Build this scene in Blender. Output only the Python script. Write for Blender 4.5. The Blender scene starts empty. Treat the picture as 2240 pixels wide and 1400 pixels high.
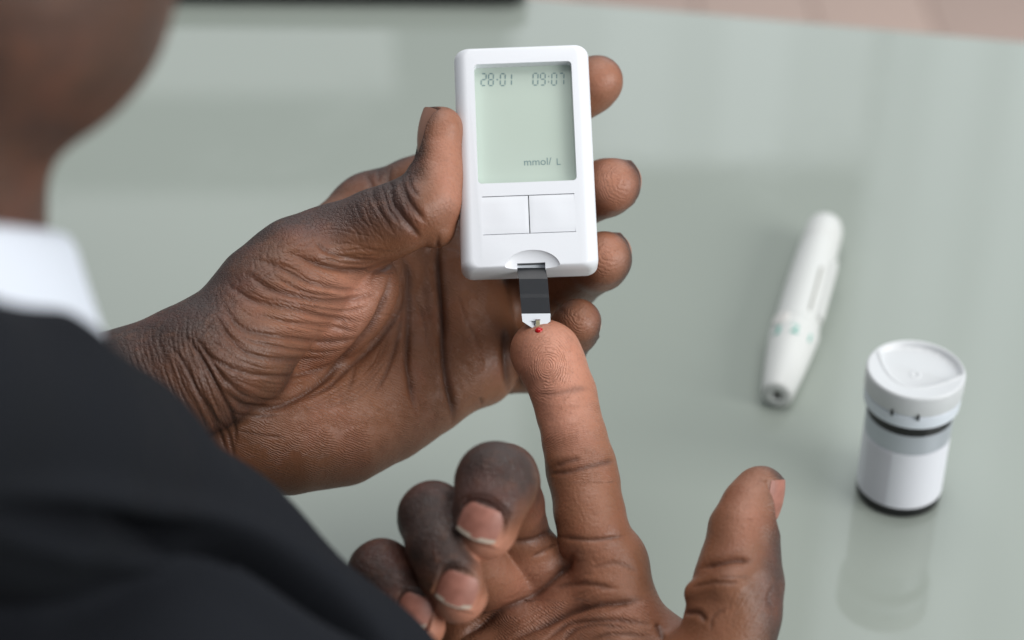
import bpy, bmesh, math, random, time
import numpy as np
from mathutils import Vector, Matrix
T0 = time.time()
R = math.radians
random.seed(7); rng = np.random.default_rng(7)
scene = bpy.context.scene
C = scene.collection

# ------------------------------------------------------------------ camera
FPX, CX, CY = 4356.0, 1120.0, 700.0
PITCH = R(36.0); CAM_H = 0.430
cam_d = bpy.data.cameras.new('camera'); cam = bpy.data.objects.new('camera', cam_d)
C.objects.link(cam); scene.camera = cam
cam_d.sensor_width = 36.0; cam_d.lens = FPX / 2240.0 * 36.0
cam.location = (0, 0, CAM_H); cam.rotation_euler = (math.pi / 2 - PITCH, 0, 0)
cam_d.clip_start = 0.01; cam_d.clip_end = 60
cam_d.dof.use_dof = True; cam_d.dof.focus_distance = 0.540; cam_d.dof.aperture_fstop = 7.5
MROT = np.array(Matrix.Rotation(math.pi / 2 - PITCH, 3, 'X')); MT = np.array([0, 0, CAM_H])

def P(px, py, d):                      # photo measurement + distance in mm -> camera axes, mm
    return np.array([(px - CX) * d / FPX, (CY - py) * d / FPX, -d], float)
def world(p):                          # camera axes mm -> world metres
    return (np.asarray(p, float) * 0.001) @ MROT.T + MT
def ray(px, py):
    v = MROT @ P(px, py, 1000.0); return v / np.linalg.norm(v)
def on_plane(px, py, z=0.0):
    v = ray(px, py); t = (z - CAM_H) / v[2]; return MT + v * t

# ------------------------------------------------------------------ light
scene.view_settings.view_transform = 'Standard'; scene.view_settings.look = 'None'
scene.view_settings.exposure = 0.14; scene.view_settings.gamma = 1.0
w = bpy.data.worlds.new('World'); scene.world = w; w.use_nodes = True
bg = w.node_tree.nodes['Background']
bg.inputs['Color'].default_value = (0.80, 0.86, 0.92, 1); bg.inputs['Strength'].default_value = 0.37

def area(name, loc, target, sx, sy, power, col, rz=0.0):
    l = bpy.data.lights.new(name, 'AREA'); l.shape = 'RECTANGLE'; l.size = sx; l.size_y = sy
    l.energy = power; l.color = col
    o = bpy.data.objects.new(name, l); C.objects.link(o); o.location = loc
    d = Vector(target) - Vector(loc)
    o.rotation_euler = (d.to_track_quat('-Z', 'Y').to_matrix() @ Matrix.Rotation(rz, 3, 'Z')).to_euler()
    return o
def polar(az, el, dist): return (dist * math.cos(R(el)) * math.sin(R(az)), 0.55 + dist * math.cos(R(el)) * math.cos(R(az)), dist * math.sin(R(el)))
def add_panel(name, x0, x1, z0, z1, rad, col):          # unseen lamp panel, added so its reflection brightens the table
    o = area(name, ((x0 + x1) / 2, 3.0, (z0 + z1) / 2), ((x0 + x1) / 2, 0, (z0 + z1) / 2), x1 - x0, z1 - z0, rad * .95 * math.pi * (x1 - x0) * (z1 - z0), col); o.rotation_euler = (-math.pi / 2, 0, 0)
for x0, x1, rad in ((.63, .72, 1.05), (.72, .80, 1.35), (.80, .865, 1.1), (.865, .95, 1.5), (.95, 1.05, 1.2), (1.05, 1.5, 1.4), (1.5, 2.5, 1.3)): add_panel('reflection_panel', x0, x1, 0.6, 2.9, rad, (0.88, 0.96, 1.0))  # added strips of uneven strength, shaped to streak the table reflection
for x0, x1, rad in ((0.0, .16, 1.15), (.16, .27, 1.4), (.27, .36, 1.2), (.36, .47, 1.5), (.47, .62, 1.2)): add_panel('reflection_panel', x0, x1, 0.75, 1.41, rad, (0.90, 0.96, 1.0))
add_panel('reflection_panel', -1.3, -0.20, 0.75, 1.27, 0.8, (0.95, 0.98, 1.0))
add_panel('reflection_panel', -1.5, 0.02, 1.47, 2.5, 0.85, (0.95, 0.98, 1.0))
area('ceiling_light', (0.25, 0.80, 1.75), (0.25, 0.80, 0.0), 1.6, 1.4, 19, (1.0, 0.98, 0.96))
area('side_light', (1.9, -0.60, 0.95), (0, 0.5, 0.1), 1.5, 1.2, 39, (1.0, 0.985, 0.97))

# ------------------------------------------------------------------ helpers
def link(name, me, mat=None, parent=None, smooth=True):
    o = bpy.data.objects.new(name, me); C.objects.link(o)
    if mat: me.materials.append(mat)
    if parent: o.parent = parent
    if smooth: me.polygons.foreach_set('use_smooth', [True] * len(me.polygons))
    return o
def tag(o, label=None, cat=None, group=None, kind=None):
    if label: o['label'] = label
    if cat: o['category'] = cat
    if group: o['group'] = group
    if kind: o['kind'] = kind
    return o
def empty(name, loc, rot=None):
    o = bpy.data.objects.new(name, None); C.objects.link(o); o.location = loc
    if rot is not None: o.rotation_euler = rot
    o.empty_display_size = 0.01
    return o
def mesh_ragged(name, V, quads, ngons):
    used = np.unique(np.concatenate([quads.ravel()] + [np.concatenate(ngons)] if ngons else [quads.ravel()]))
    mp = np.full(len(V), -1, np.int64); mp[used] = np.arange(len(used))
    V = V[used].astype(np.float32); me = bpy.data.meshes.new(name)
    tot = np.r_[np.full(len(quads), 4), [len(g) for g in ngons]].astype(np.int64)
    li = np.concatenate([mp[quads.ravel()]] + ([mp[np.concatenate(ngons)]] if ngons else [])).astype(np.int32)
    me.vertices.add(len(V)); me.vertices.foreach_set('co', V.ravel()); me.loops.add(len(li)); me.loops.foreach_set('vertex_index', li)
    me.polygons.add(len(tot)); me.polygons.foreach_set('loop_start', np.r_[0, np.cumsum(tot)[:-1]].astype(np.int32))
    me.update(calc_edges=True); me.validate(); return me, used
def mesh_np(name, V, F):
    me = bpy.data.meshes.new(name)
    V = np.asarray(V, np.float32); F = np.asarray(F, np.int32)
    me.vertices.add(len(V)); me.vertices.foreach_set('co', V.ravel())
    me.loops.add(F.size); me.loops.foreach_set('vertex_index', F.ravel())
    me.polygons.add(len(F)); me.polygons.foreach_set('loop_start', np.arange(0, F.size, F.shape[1], dtype=np.int32))
    me.update(calc_edges=True); me.validate()
    return me
def attr(me, name, vals):
    a = me.attributes.new(name, 'FLOAT', 'POINT'); a.data.foreach_set('value', np.asarray(vals, np.float32))

class NT:
    def __init__(s, name):
        s.m = bpy.data.materials.new(name); s.m.use_nodes = True
        s.t = s.m.node_tree; s.n = s.t.nodes; s.l = s.t.links
        s.b = s.n['Principled BSDF']
    def node(s, typ, ins=None, **kw):
        n = s.n.new(typ)
        for k, v in kw.items(): setattr(n, k, v)
        for k, v in (ins or {}).items():
            if hasattr(v, 'is_linked') or isinstance(v, bpy.types.NodeSocket): s.l.new(v, n.inputs[k])
            else: n.inputs[k].default_value = v
        return n
    def math(s, op, a, b=None, c=None, clamp=False):
        n = s.n.new('ShaderNodeMath'); n.operation = op; n.use_clamp = clamp
        for i, v in enumerate((a, b, c)):
            if v is None: continue
            if isinstance(v, bpy.types.NodeSocket): s.l.new(v, n.inputs[i])
            else: n.inputs[i].default_value = v
        return n.outputs[0]
    def mix(s, f, a, b, blend='MIX'):
        n = s.n.new('ShaderNodeMix'); n.data_type = 'RGBA'; n.blend_type = blend
        for sock, v in ((n.inputs[0], f), (n.inputs[6], a), (n.inputs[7], b)):
            if isinstance(v, bpy.types.NodeSocket): s.l.new(v, sock)
            elif isinstance(v, (tuple, list)): sock.default_value = tuple(v) + ((1,) if len(v) == 3 else ())
            else: sock.default_value = v
        return n.outputs[2]
    def ramp(s, v, x0, x1, y0=0.0, y1=1.0):
        n = s.n.new('ShaderNodeMapRange'); n.interpolation_type = 'SMOOTHSTEP'
        s.l.new(v, n.inputs[0])
        for i, q in enumerate((x0, x1, y0, y1)): n.inputs[i + 1].default_value = q
        return n.outputs[0]
    def attr(s, name):
        n = s.n.new('ShaderNodeAttribute'); n.attribute_name = name; return n.outputs['Fac']
    def noise(s, vec, scale, detail=3, rough=0.5):
        n = s.n.new('ShaderNodeTexNoise'); s.l.new(vec, n.inputs['Vector'])
        n.inputs['Scale'].default_value = scale; n.inputs['Detail'].default_value = detail
        n.inputs['Roughness'].default_value = rough
        return n.outputs['Fac']
    def coords(s): return s.n.new('ShaderNodeTexCoord').outputs['Object']
    def bump(s, h, dist, strength=1.0, normal=None):
        n = s.n.new('ShaderNodeBump'); s.l.new(h, n.inputs['Height'])
        n.inputs['Distance'].default_value = dist; n.inputs['Strength'].default_value = strength
        if normal: s.l.new(normal, n.inputs['Normal'])
        return n.outputs[0]
    def set(s, **kw):
        for k, v in kw.items():
            k = k.replace('_', ' ')
            if isinstance(v, bpy.types.NodeSocket): s.l.new(v, s.b.inputs[k])
            else: s.b.inputs[k].default_value = tuple(v) + (1,) if isinstance(v, (tuple, list)) and len(v) == 3 and 'Radius' not in k else v
        return s
def srgb(r, g, b):
    f = lambda c: (c / 255 / 12.92) if c <= 10 else ((c / 255 + 0.055) / 1.055) ** 2.4
    return (f(r), f(g), f(b))
def plastic(name, col, rough=0.4, noise=0.03, spec=0.5, sss=0.0):
    m = NT(name); c = m.coords()
    n = m.noise(c, 60, 4); f = m.noise(c, 900, 2)
    base = m.mix(m.math('MULTIPLY', n, noise * 4, clamp=True), col, tuple(x * 0.8 for x in col))
    m.set(Base_Color=base, Roughness=m.math('ADD', rough - .05, m.math('MULTIPLY', f, 0.1)), Specular_IOR_Level=spec)
    if sss: m.set(Subsurface_Weight=sss, Subsurface_Radius=(0.002, 0.002, 0.002)); m.b.inputs['Subsurface Scale'].default_value = 1.0
    m.set(Normal=m.bump(f, 0.00002, 0.5))
    return m.m

# ------------------------------------------------------------------ signed distance modelling
def sd_cone(p, a, b, r1, r2):
    ba = b - a; l2 = float(ba @ ba); rr = r1 - r2
    if l2 <= rr * rr + 1e-9:
        return np.linalg.norm(p - (a if r1 > r2 else b), axis=-1) - max(r1, r2)
    a2 = l2 - rr * rr; il2 = 1.0 / l2
    pa = p - a; y = pa @ ba; z = y - l2
    q = pa * l2 - y[..., None] * ba
    x2 = np.einsum('...i,...i->...', q, q); y2 = y * y * l2; z2 = z * z * l2
    k = math.copysign(1, rr) * rr * rr * x2
    d = (np.sqrt(x2 * a2 * il2) + y * rr) * il2 - r1
    d = np.where(np.sign(z) * a2 * z2 > k, np.sqrt(x2 + z2) * il2 - r2, d)
    d = np.where((np.sign(y) * a2 * y2 < k) & ~(np.sign(z) * a2 * z2 > k), np.sqrt(x2 + y2) * il2 - r1, d)
    return d
def smin(a, b, k):
    h = np.maximum(k - np.abs(a - b), 0) / k
    return np.minimum(a, b) - h * h * h * k / 6.0
class Prim:
    def __init__(s, a, b, r1, r2, grp, k, palm=None):
        s.a, s.b, s.r1, s.r2, s.grp, s.k, s.palm = a, b, r1, r2, grp, k, palm
    def bounds(s, m):
        r = max(s.r1, s.r2) + m
        return np.minimum(s.a, s.b) - r, np.maximum(s.a, s.b) + r
    def d(s, p): return sd_cone(p, s.a, s.b, s.r1, s.r2)
class Ball(Prim):                      # ellipsoid: axes = 3 column vectors (unit) and radii
    def __init__(s, c, axes, rad, grp, k, palm=None):
        s.a = s.b = c; s.M = axes; s.rad = np.array(rad, float); s.grp = grp; s.k = k; s.palm = palm
        s.r1 = s.r2 = max(rad)
    def d(s, p):
        q = (p - s.a) @ s.M
        k0 = np.linalg.norm(q / s.rad, axis=-1); k1 = np.linalg.norm(q / s.rad ** 2, axis=-1) + 1e-9
        return k0 * (k0 - 1) / k1
def seg(pts, grp, k, palm=None):
    """pts = (px, py, depth mm, radius px)"""
    out = []
    for i in range(len(pts) - 1):
        (x0, y0, d0, r0), (x1, y1, d1, r1) = pts[i], pts[i + 1]
        pm = palm[i] if isinstance(palm, list) else palm
        out.append(Prim(P(x0, y0, d0), P(x1, y1, d1), r0 * d0 / FPX, r1 * d1 / FPX, grp, k, pm))
    return out
def field_grid(prims, h, contact=0.5, pad=3.0, M=9.0):
    """groups: 'palm' first; 'x0' root pieces blend with the palm, 'x' pieces only along their own finger"""
    lo = np.min([p.bounds(pad)[0] for p in prims], 0); hi = np.max([p.bounds(pad)[1] for p in prims], 0)
    n = np.ceil((hi - lo) / h).astype(int) + 1
    ax = [lo[i] + h * np.arange(n[i]) for i in range(3)]
    groups = {}
    for p in prims: groups.setdefault(p.grp.rstrip('0'), []).append(p)
    BIG = 50.0
    def evalg(ps, init=None):
        F = np.full(n, BIG, np.float32) if init is None else init.copy()
        for p in ps:
            b0, b1 = p.bounds(M)
            i0 = np.clip(np.floor((b0 - lo) / h).astype(int), 0, n); i1 = np.clip(np.ceil((b1 - lo) / h).astype(int) + 1, 0, n)
            if (i1 <= i0).any(): continue
            sl = tuple(slice(i0[j], i1[j]) for j in range(3))
            g = np.stack(np.meshgrid(*[ax[j][sl[j]] for j in range(3)], indexing='ij'), -1).astype(np.float32)
            F[sl] = smin(F[sl], p.d(g).astype(np.float32), p.k)
        return F
    palm = evalg(groups['palm']); F = palm
    out = palm
    for gname, ps in groups.items():
        if gname == 'palm': continue
        root = [p for p in ps if p.grp.endswith('0')]
        a = evalg(root, palm) if root else palm
        b = evalg(ps)
        out = smin(out, np.minimum(a, b), contact)
    return out, lo, h
def surface_nets(F, lo, h):
    s = F < 0
    n = np.array(F.shape) - 1
    corners = [(i, j, k) for i in (0, 1) for j in (0, 1) for k in (0, 1)]
    cnt = np.zeros(n, np.int8)
    for c in corners: cnt += s[c[0]:c[0] + n[0], c[1]:c[1] + n[1], c[2]:c[2] + n[2]]
    act = (cnt > 0) & (cnt < 8)
    idx = np.full(n, -1, np.int64); cells = np.argwhere(act); idx[act] = np.arange(len(cells))
    vals = np.stack([F[cells[:, 0] + c[0], cells[:, 1] + c[1], cells[:, 2] + c[2]] for c in corners], 1)
    acc = np.zeros((len(cells), 3)); num = np.zeros(len(cells))
    for a in range(8):
        for b in range(a + 1, 8):
            ca, cb = np.array(corners[a]), np.array(corners[b])
            if np.abs(ca - cb).sum() != 1: continue
            va, vb = vals[:, a], vals[:, b]; m = (va < 0) != (vb < 0)
            t = np.where(m, va / np.where(m, va - vb, 1), 0)
            acc += m[:, None] * (ca + t[:, None] * (cb - ca)); num += m
    V = lo + h * (cells + acc / num[:, None])
    Q = []
    for ax_ in range(3):
        o = [0, 0, 0]; o[ax_] = 1
        sh = [F.shape[i] - o[i] for i in range(3)]
        A = s[:sh[0], :sh[1], :sh[2]]; B = s[o[0]:o[0] + sh[0], o[1]:o[1] + sh[1], o[2]:o[2] + sh[2]]
        e = np.argwhere(A != B); u, v = [(1, 2), (2, 0), (0, 1)][ax_]
        e = e[(e[:, u] > 0) & (e[:, v] > 0) & (e[:, u] < n[u]) & (e[:, v] < n[v])]
        def cell(du, dv):
            q = e.copy(); q[:, u] -= du; q[:, v] -= dv; return idx[q[:, 0], q[:, 1], q[:, 2]]
        q = np.stack([cell(1, 1), cell(0, 1), cell(0, 0), cell(1, 0)], 1)
        fl = ~A[e[:, 0], e[:, 1], e[:, 2]]
        q[fl] = q[fl][:, ::-1]; Q.append(q)
    Q = np.concatenate(Q); Q = Q[(Q >= 0).all(1)]
    return V, Q
def laplace(V, Q, it=2, lam=0.5):
    e = np.concatenate([Q[:, [0, 1]], Q[:, [1, 2]], Q[:, [2, 3]], Q[:, [3, 0]]]); e = np.concatenate([e, e[:, ::-1]])
    deg = np.bincount(e[:, 0], minlength=len(V))[:, None].clip(1)
    for _ in range(it):
        S = np.stack([np.bincount(e[:, 0], V[e[:, 1], i], minlength=len(V)) for i in range(3)], 1)
        V = V + lam * (S / deg - V)
    return V
def subdivide(V, Q):
    """one Catmull-Clark step"""
    nv = len(V); fp = V[Q].mean(1)
    e = np.stack([Q, np.roll(Q, -1, 1)], -1).reshape(-1, 2); es = np.sort(e, 1)
    key = es[:, 0] * nv + es[:, 1]; uk, inv = np.unique(key, return_inverse=True)
    ea, eb = uk // nv, uk % nv; ne = len(uk)
    cntf = np.bincount(inv, minlength=ne); fidx = np.repeat(np.arange(len(Q)), 4)
    sumf = np.stack([np.bincount(inv, fp[fidx, i], minlength=ne) for i in range(3)], 1)
    mid = (V[ea] + V[eb]) / 2
    ep = np.where((cntf >= 2)[:, None], (V[ea] + V[eb] + sumf / np.maximum(cntf, 1)[:, None] * 2) / 4, mid)
    vf = np.bincount(Q.ravel(), minlength=nv).clip(1)
    Fv = np.stack([np.bincount(Q.ravel(), np.repeat(fp[:, i], 4), minlength=nv) for i in range(3)], 1) / vf[:, None]
    ev = np.bincount(np.r_[ea, eb], minlength=nv).clip(1)
    Ev = np.stack([np.bincount(np.r_[ea, eb], np.r_[mid[:, i], mid[:, i]], minlength=nv) for i in range(3)], 1) / ev[:, None]
    n = vf[:, None]; Vn = (Fv + 2 * Ev + (n - 3) * V) / n
    E = inv.reshape(-1, 4) + nv; Fi = np.arange(len(Q)) + nv + ne
    q = np.concatenate([np.stack([Q[:, i], E[:, i], Fi, E[:, (i - 1) % 4]], 1) for i in range(4)])
    return np.concatenate([Vn, ep, fp]), q
def choose(Q, nv, sel):
    """after subdivide(): keep four children where sel, else the parent face with its split edges"""
    e = np.stack([Q, np.roll(Q, -1, 1)], -1).reshape(-1, 2); es = np.sort(e, 1)
    uk, inv = np.unique(es[:, 0] * nv + es[:, 1], return_inverse=True); ne = len(uk); E = inv.reshape(-1, 4)
    hot = np.zeros(ne, bool); hot[E[sel].ravel()] = True; n = len(Q); Fi = np.arange(n) + nv + ne; E2 = E + nv
    fine = np.concatenate([np.stack([Q[sel, i], E2[sel, i], Fi[sel], E2[sel, (i - 1) % 4]], 1) for i in range(4)])
    h4 = hot[E]; un = ~sel; plain = un & ~h4.any(1); mixd = np.where(un & h4.any(1))[0]
    ng = []
    for f in mixd:
        g = []
        for i in range(4):
            g.append(Q[f, i])
            if h4[f, i]: g.append(E2[f, i])
        ng.append(np.array(g))
    return np.concatenate([fine, Q[plain]]), ng
def normals(V, Q):
    fn = np.cross(V[Q[:, 2]] - V[Q[:, 0]], V[Q[:, 3]] - V[Q[:, 1]])
    N = np.stack([np.bincount(Q.ravel(), np.repeat(fn[:, i], 4), minlength=len(V)) for i in range(3)], 1)
    return N / (np.linalg.norm(N, axis=1, keepdims=True) + 1e-12)
def pix(V):
    d = -V[:, 2]; return CX + V[:, 0] * FPX / d, CY - V[:, 1] * FPX / d, d

# ------------------------------------------------------------------ hands
def U(*v):
    v = np.array(v, float); return v / np.linalg.norm(v)
CAMW = (0.1, 0.0, 1.0)
# ---- left hand (holds the meter): palm open to the viewer, thumb on the left
wrist_pm = (0.1, -0.2, 0.5, -0.75); palm_pm = (0.15, -0.25, 1.0, 0.25)
LH = []
LH += seg([(0, 985, 543, 162), (60, 960, 540, 158), (250, 883, 533, 146), (440, 800, 536, 136), (505, 765, 540, 132)], 'palm', 6, wrist_pm)
LH += seg([(0, 1145, 562, 168), (60, 1120, 560, 165), (310, 1020, 552, 138), (545, 925, 556, 128)], 'palm', 6, wrist_pm)
LH += seg([(505, 765, 540, 132), (590, 655, 545, 120), (655, 590, 548, 110), (703, 548, 550, 90)], 'palm', 6, [(0.1, -.6, .8, -.1)] * 3)      # thumb metacarpal
LH += seg([(470, 800, 555, 130), (640, 650, 575, 110), (810, 470, 592, 88)], 'palm', 8, palm_pm)                    # metacarpal 2
LH += seg([(500, 850, 560, 125), (720, 700, 585, 110), (930, 570, 600, 92)], 'palm', 8, palm_pm)                     # metacarpal 3
LH += seg([(520, 900, 560, 125), (760, 800, 583, 112), (980, 690, 598, 92)], 'palm', 8, palm_pm)
LH += seg([(545, 925, 556, 128), (630, 937, 562, 134), (735, 925, 570, 130), (840, 882, 578, 118), (925, 835, 584, 108), (1000, 796, 588, 98)], 'palm', 8, palm_pm)
LH += seg([(985, 600, 594, 80), (1000, 700, 590, 86), (1020, 790, 588, 88)], 'palm', 7, palm_pm)                    # pads under the fingers
LH += seg([(1010, 560, 600, 70), (1035, 660, 594, 72), (1060, 770, 590, 80), (1052, 810, 591, 74)], 'palm', 5, palm_pm)
LH.append(Ball(P(690, 690, 560), np.stack([U(.80, .45, -.1), U(-.45, .8, .2), U(.15, -.1, 1)], 1), (21, 15, 13), 'palm', 6, (0.1, -.2, 1, .35)))   # thenar
LH.append(Ball(P(770, 655, 563), np.stack([U(.6, .6, -.1), U(-.6, .6, .2), U(.15, -.1, 1)], 1), (15, 11, 11), 'palm', 6, (0.1, -.2, 1, .45)))
# thumb
tp = (1.0, -0.15, 0.75, -.05)
LH += seg([(703, 548, 550, 90), (745, 528, 550, 84), (820, 496, 549, 79), (868, 478, 548, 77)], 'thumb0', 4, (.45, -.75, .45, -.15))
LH += seg([(868, 478, 548, 77), (908, 458, 548, 73)], 'thumb', 3, (.6, -.55, .6, -.2))
LH += seg([(908, 458, 548, 73), (938, 438, 549, 68), (951, 395, 550, 60), (957, 345, 551, 52), (963, 288, 552, 47), (966, 278, 552, 44)], 'thumb', 3, tp)
LH += seg([(955, 500, 549, 42), (962, 440, 549, 46), (972, 370, 550, 38)], 'thumb', 3, (1, -.2, .8, .5))       # pad
# fingers
LH += seg([(810, 465, 592, 85), (900, 415, 590, 68)], 'index0', 6, (.3, -.7, .6, -.1))
LH += seg([(900, 415, 590, 68), (1020, 360, 584, 65), (1100, 315, 582, 66), (1220, 240, 580, 60), (1290, 192, 578, 58), (1306, 178, 576, 57)], 'index', 3, (-.2, -.3, 1, .1))
LH += seg([(940, 565, 600, 88), (1040, 540, 602, 70)], 'middle0', 6, palm_pm)
LH += seg([(1040, 540, 602, 70), (1150, 500, 600, 70), (1250, 440, 586, 64), (1325, 410, 570, 62), (1342, 404, 565, 61)], 'middle', 3, (-.6, -.1, .8, .1))
LH += seg([(990, 695, 598, 86), (1090, 675, 604, 70)], 'ring0', 5, palm_pm)
LH += seg([(1090, 675, 604, 70), (1170, 650, 606, 66), (1250, 612, 590, 64), (1312, 575, 568, 60), (1323, 566, 563, 59)], 'ring', 3, (-.6, 0, .8, .1))
LH += seg([(1010, 800, 592, 84), (1085, 795, 600, 66)], 'little0', 5, palm_pm)
LH += seg([(1085, 795, 600, 66), (1160, 795, 600, 61), (1222, 765, 580, 58), (1255, 722, 562, 54), (1264, 706, 558, 52)], 'little', 3, (-.6, .1, .8, .1))
# ---- right hand (index finger offered up): palm up, thumb on the right
pr = (-.1, .2, 1.0, .2); dk = (0, -.4, -1.0, 0.0)
RH = []
tipm = [(.3, -.7, -.7, -.1), (.25, -1, -.35, .1), (.2, -1, -.1, .3)]
RH += seg([(1330, 1235, 525, 84), (1365, 1420, 520, 105), (1420, 1700, 512, 150)], 'palm', 7, pr)
RH += seg([(1228, 1275, 532, 80), (1290, 1450, 525, 110), (1370, 1720, 515, 150)], 'palm', 7, pr)
RH += seg([(1130, 1325, 532, 80), (1200, 1490, 525, 110), (1300, 1740, 518, 150)], 'palm', 7, pr)
RH += seg([(1030, 1400, 530, 80), (1120, 1560, 525, 120), (1250, 1760, 520, 150)], 'palm', 7, pr)
RH += seg([(1330, 1740, 516, 190), (1330, 1860, 508, 190)], 'palm', 8, (0, 0, 1, -.5))
RH += seg([(1452, 1700, 508, 150), (1520, 1540, 505, 125), (1583, 1420, 506, 102)], 'palm', 7, (-.4, .2, .9, .1))
RH += seg([(1350, 1350, 535, 60), (1480, 1420, 520, 60)], 'palm', 8, pr)
RH += seg([(1583, 1420, 506, 102), (1604, 1345, 507, 101), (1616, 1275, 509, 96)], 'thumb0', 3, (-.8, .1, .8, 0))
RH += seg([(1616, 1275, 509, 96), (1622, 1225, 511, 84), (1628, 1160, 513, 77), (1645, 1110, 515, 65), (1662, 1078, 517, 54), (1668, 1071, 518, 49)], 'thumb', 3, (-.8, .1, .75, .05))
RH += seg([(1528, 1300, 506, 32), (1600, 1290, 502, 60)], 'thumb', 2, (-.8, .1, .8, .1))
RH += seg([(1330, 1235, 525, 84), (1303, 1180, 524, 79)], 'index0', 4, pr)
RH += seg([(1303, 1180, 524, 79), (1290, 1120, 526, 75), (1278, 1055, 529, 74), (1270, 1020, 531, 76), (1258, 960, 534, 71), (1243, 900, 537, 69), (1232, 860, 539, 71), (1208, 800, 541, 73), (1196, 778, 543, 73), (1188, 770, 545, 70)], 'index', 2, (0.05, 0, 1.0, .35))
RH += seg([(1222, 1280, 532, 78), (1141, 1196, 527, 66)], 'middle0', 5, pr)
RH += seg([(1141, 1196, 527, 66), (1121, 1110, 516, 68), (1104, 1048, 504, 74)], 'middle', 3, (-.5, .1, .7, .2))
RH += seg([(1104, 1048, 504, 74), (1085, 1054, 486, 88)], 'middle', 3, dk)
RH += seg([(1084, 1058, 484, 92), (1070, 1105, 480, 78), (1064, 1146, 481, 68), (1063, 1158, 481, 65)], 'middle', 2.5, tipm)
RH += seg([(1130, 1325, 532, 80), (1040, 1230, 520, 72)], 'ring0', 5, pr)
RH += seg([(1040, 1230, 520, 72), (965, 1140, 505, 70)], 'ring', 3, (-.5, .1, .7, .2))
RH += seg([(965, 1140, 505, 70), (946, 1128, 490, 76)], 'ring', 3, dk)
RH += seg([(946, 1128, 490, 76), (960, 1190, 482, 68), (985, 1255, 480, 66), (1004, 1303, 482, 61)], 'ring', 2.5, tipm)
RH += seg([(1030, 1400, 532, 80), (925, 1335, 538, 64)], 'little0', 5, pr)
RH += seg([(925, 1335, 538, 64), (846, 1262, 514, 66)], 'little', 3, (-.5, .1, .7, .2))
RH += seg([(850, 1260, 505, 66), (836, 1252, 494, 72)], 'little', 3, dk)
RH += seg([(836, 1252, 494, 72), (870, 1300, 487, 62), (900, 1345, 485, 58), (922, 1375, 486, 52)], 'little', 2.5, tipm)

def catmull(pts, n=10):
    p = np.array(pts, float); p = np.vstack([2 * p[0] - p[1], p, 2 * p[-1] - p[-2]]); out = []
    for i in range(1, len(p) - 2):
        t = np.linspace(0, 1, n, endpoint=False)[:, None]
        out.append(0.5 * (2 * p[i] + (p[i + 1] - p[i - 1]) * t + (2 * p[i - 1] - 5 * p[i] + 4 * p[i + 1] - p[i + 2]) * t ** 2 + (3 * p[i] - p[i - 1] - 3 * p[i + 1] + p[i + 2]) * t ** 3))
    return np.vstack(out + [p[-2:-1]])
def resample(c, n):
    s = np.r_[0, np.cumsum(np.linalg.norm(np.diff(c, axis=0), axis=1))]; t = np.linspace(0, s[-1], n)
    return np.stack([np.interp(t, s, c[:, 0]), np.interp(t, s, c[:, 1])], 1)
def fam(A, B, n, width, depth, dark, jit=5, lo=0.25, hi=1.0, dr=None):
    """fine wrinkles between two guide lines"""
    a, b = resample(catmull(A), 40), resample(catmull(B), 40); out = []
    for i in range(n):
        f = np.clip((i + .5) / n + rng.normal(0, .3 / n), 0, 1); L = rng.uniform(lo, hi); s = rng.uniform(0, 1 - L * .98)
        i0, i1 = int(s * 39), max(int(s * 39) + 4, int((s + L) * 39))
        f2 = f + np.linspace(rng.normal(0, .7 / n), rng.normal(0, .7 / n), 40)[:, None]
        c = (a * (1 - f2) + b * f2)[i0:i1 + 1]
        ph = rng.uniform(0, 6.28); q = np.linspace(0, 6.28 * rng.uniform(.6, 1.6), len(c))
        c = c + np.stack([np.sin(q + ph), np.cos(q * 1.3 + ph)], 1) * jit * rng.uniform(.2, 1)
        out.append((c[::2] if len(c) > 8 else c, width * rng.uniform(.7, 1.4), depth * rng.uniform(.4, 1.3), dark * rng.uniform(.4, 1.2), dr, False))
    return out
def L_(pts, width=6, depth=0.8, dark=.7, dr=None): return [(pts, width, depth, dark, dr, True)]
LC = []
F = [[(628, 552), (720, 584), (788, 596), (836, 586), (862, 572)],
     [(560, 568), (612, 584), (672, 616), (740, 632), (785, 634)],
     [(540, 600), (600, 636), (680, 654), (740, 658), (815, 644)],
     [(500, 624), (560, 660), (640, 676), (720, 694), (790, 704)],
     [(488, 667), (532, 720), (622, 738), (711, 747), (800, 743)],
     [(470, 689), (510, 747), (555, 778), (622, 787), (720, 783)],
     [(434, 747), (470, 787), (532, 814), (622, 823), (711, 805), (760, 785)],
     [(461, 792), (505, 841), (540, 868), (590, 880), (650, 865)]]
LC += L_(F[0], 11, 1.9, .8) + L_(F[1], 9, 1.2, .6) + L_(F[2], 11, 1.5, .7) + L_(F[3], 10, 1.3, .6)
LC += L_(F[4], 10, 1.3, .6) + L_(F[5], 8, 1.0, .55) + L_(F[6], 8, 1.0, .5) + L_(F[7], 8, .9, .5)
LC += L_([(600, 604), (670, 640), (740, 650)], 6, .7, .4) + L_([(590, 654), (660, 668), (750, 680), (800, 672)], 7, .9, .4)
LC += L_([(560, 690), (640, 706), (730, 716), (780, 728)], 7, .9, .4) + L_([(540, 745), (620, 760), (700, 770), (760, 765)], 6, .6, .4)
for i in range(7): LC += fam(F[i], F[i + 1], 12, 3.2, .35, .3, 4, .2, .7)
LC += fam([(520, 560), (620, 520), (720, 500), (840, 520)], F[0], 16, 3.2, .3, .3, 5, .15, .5)
LC += L_([(852, 600), (845, 645), (818, 712), (755, 787), (693, 841), (622, 885), (572, 896), (532, 888), (497, 862)], 11, 2.2, .8)
LC += L_([(880, 600), (885, 658), (863, 698), (814, 760), (755, 812), (711, 850), (648, 876)], 8, 1.1, .7)
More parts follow.
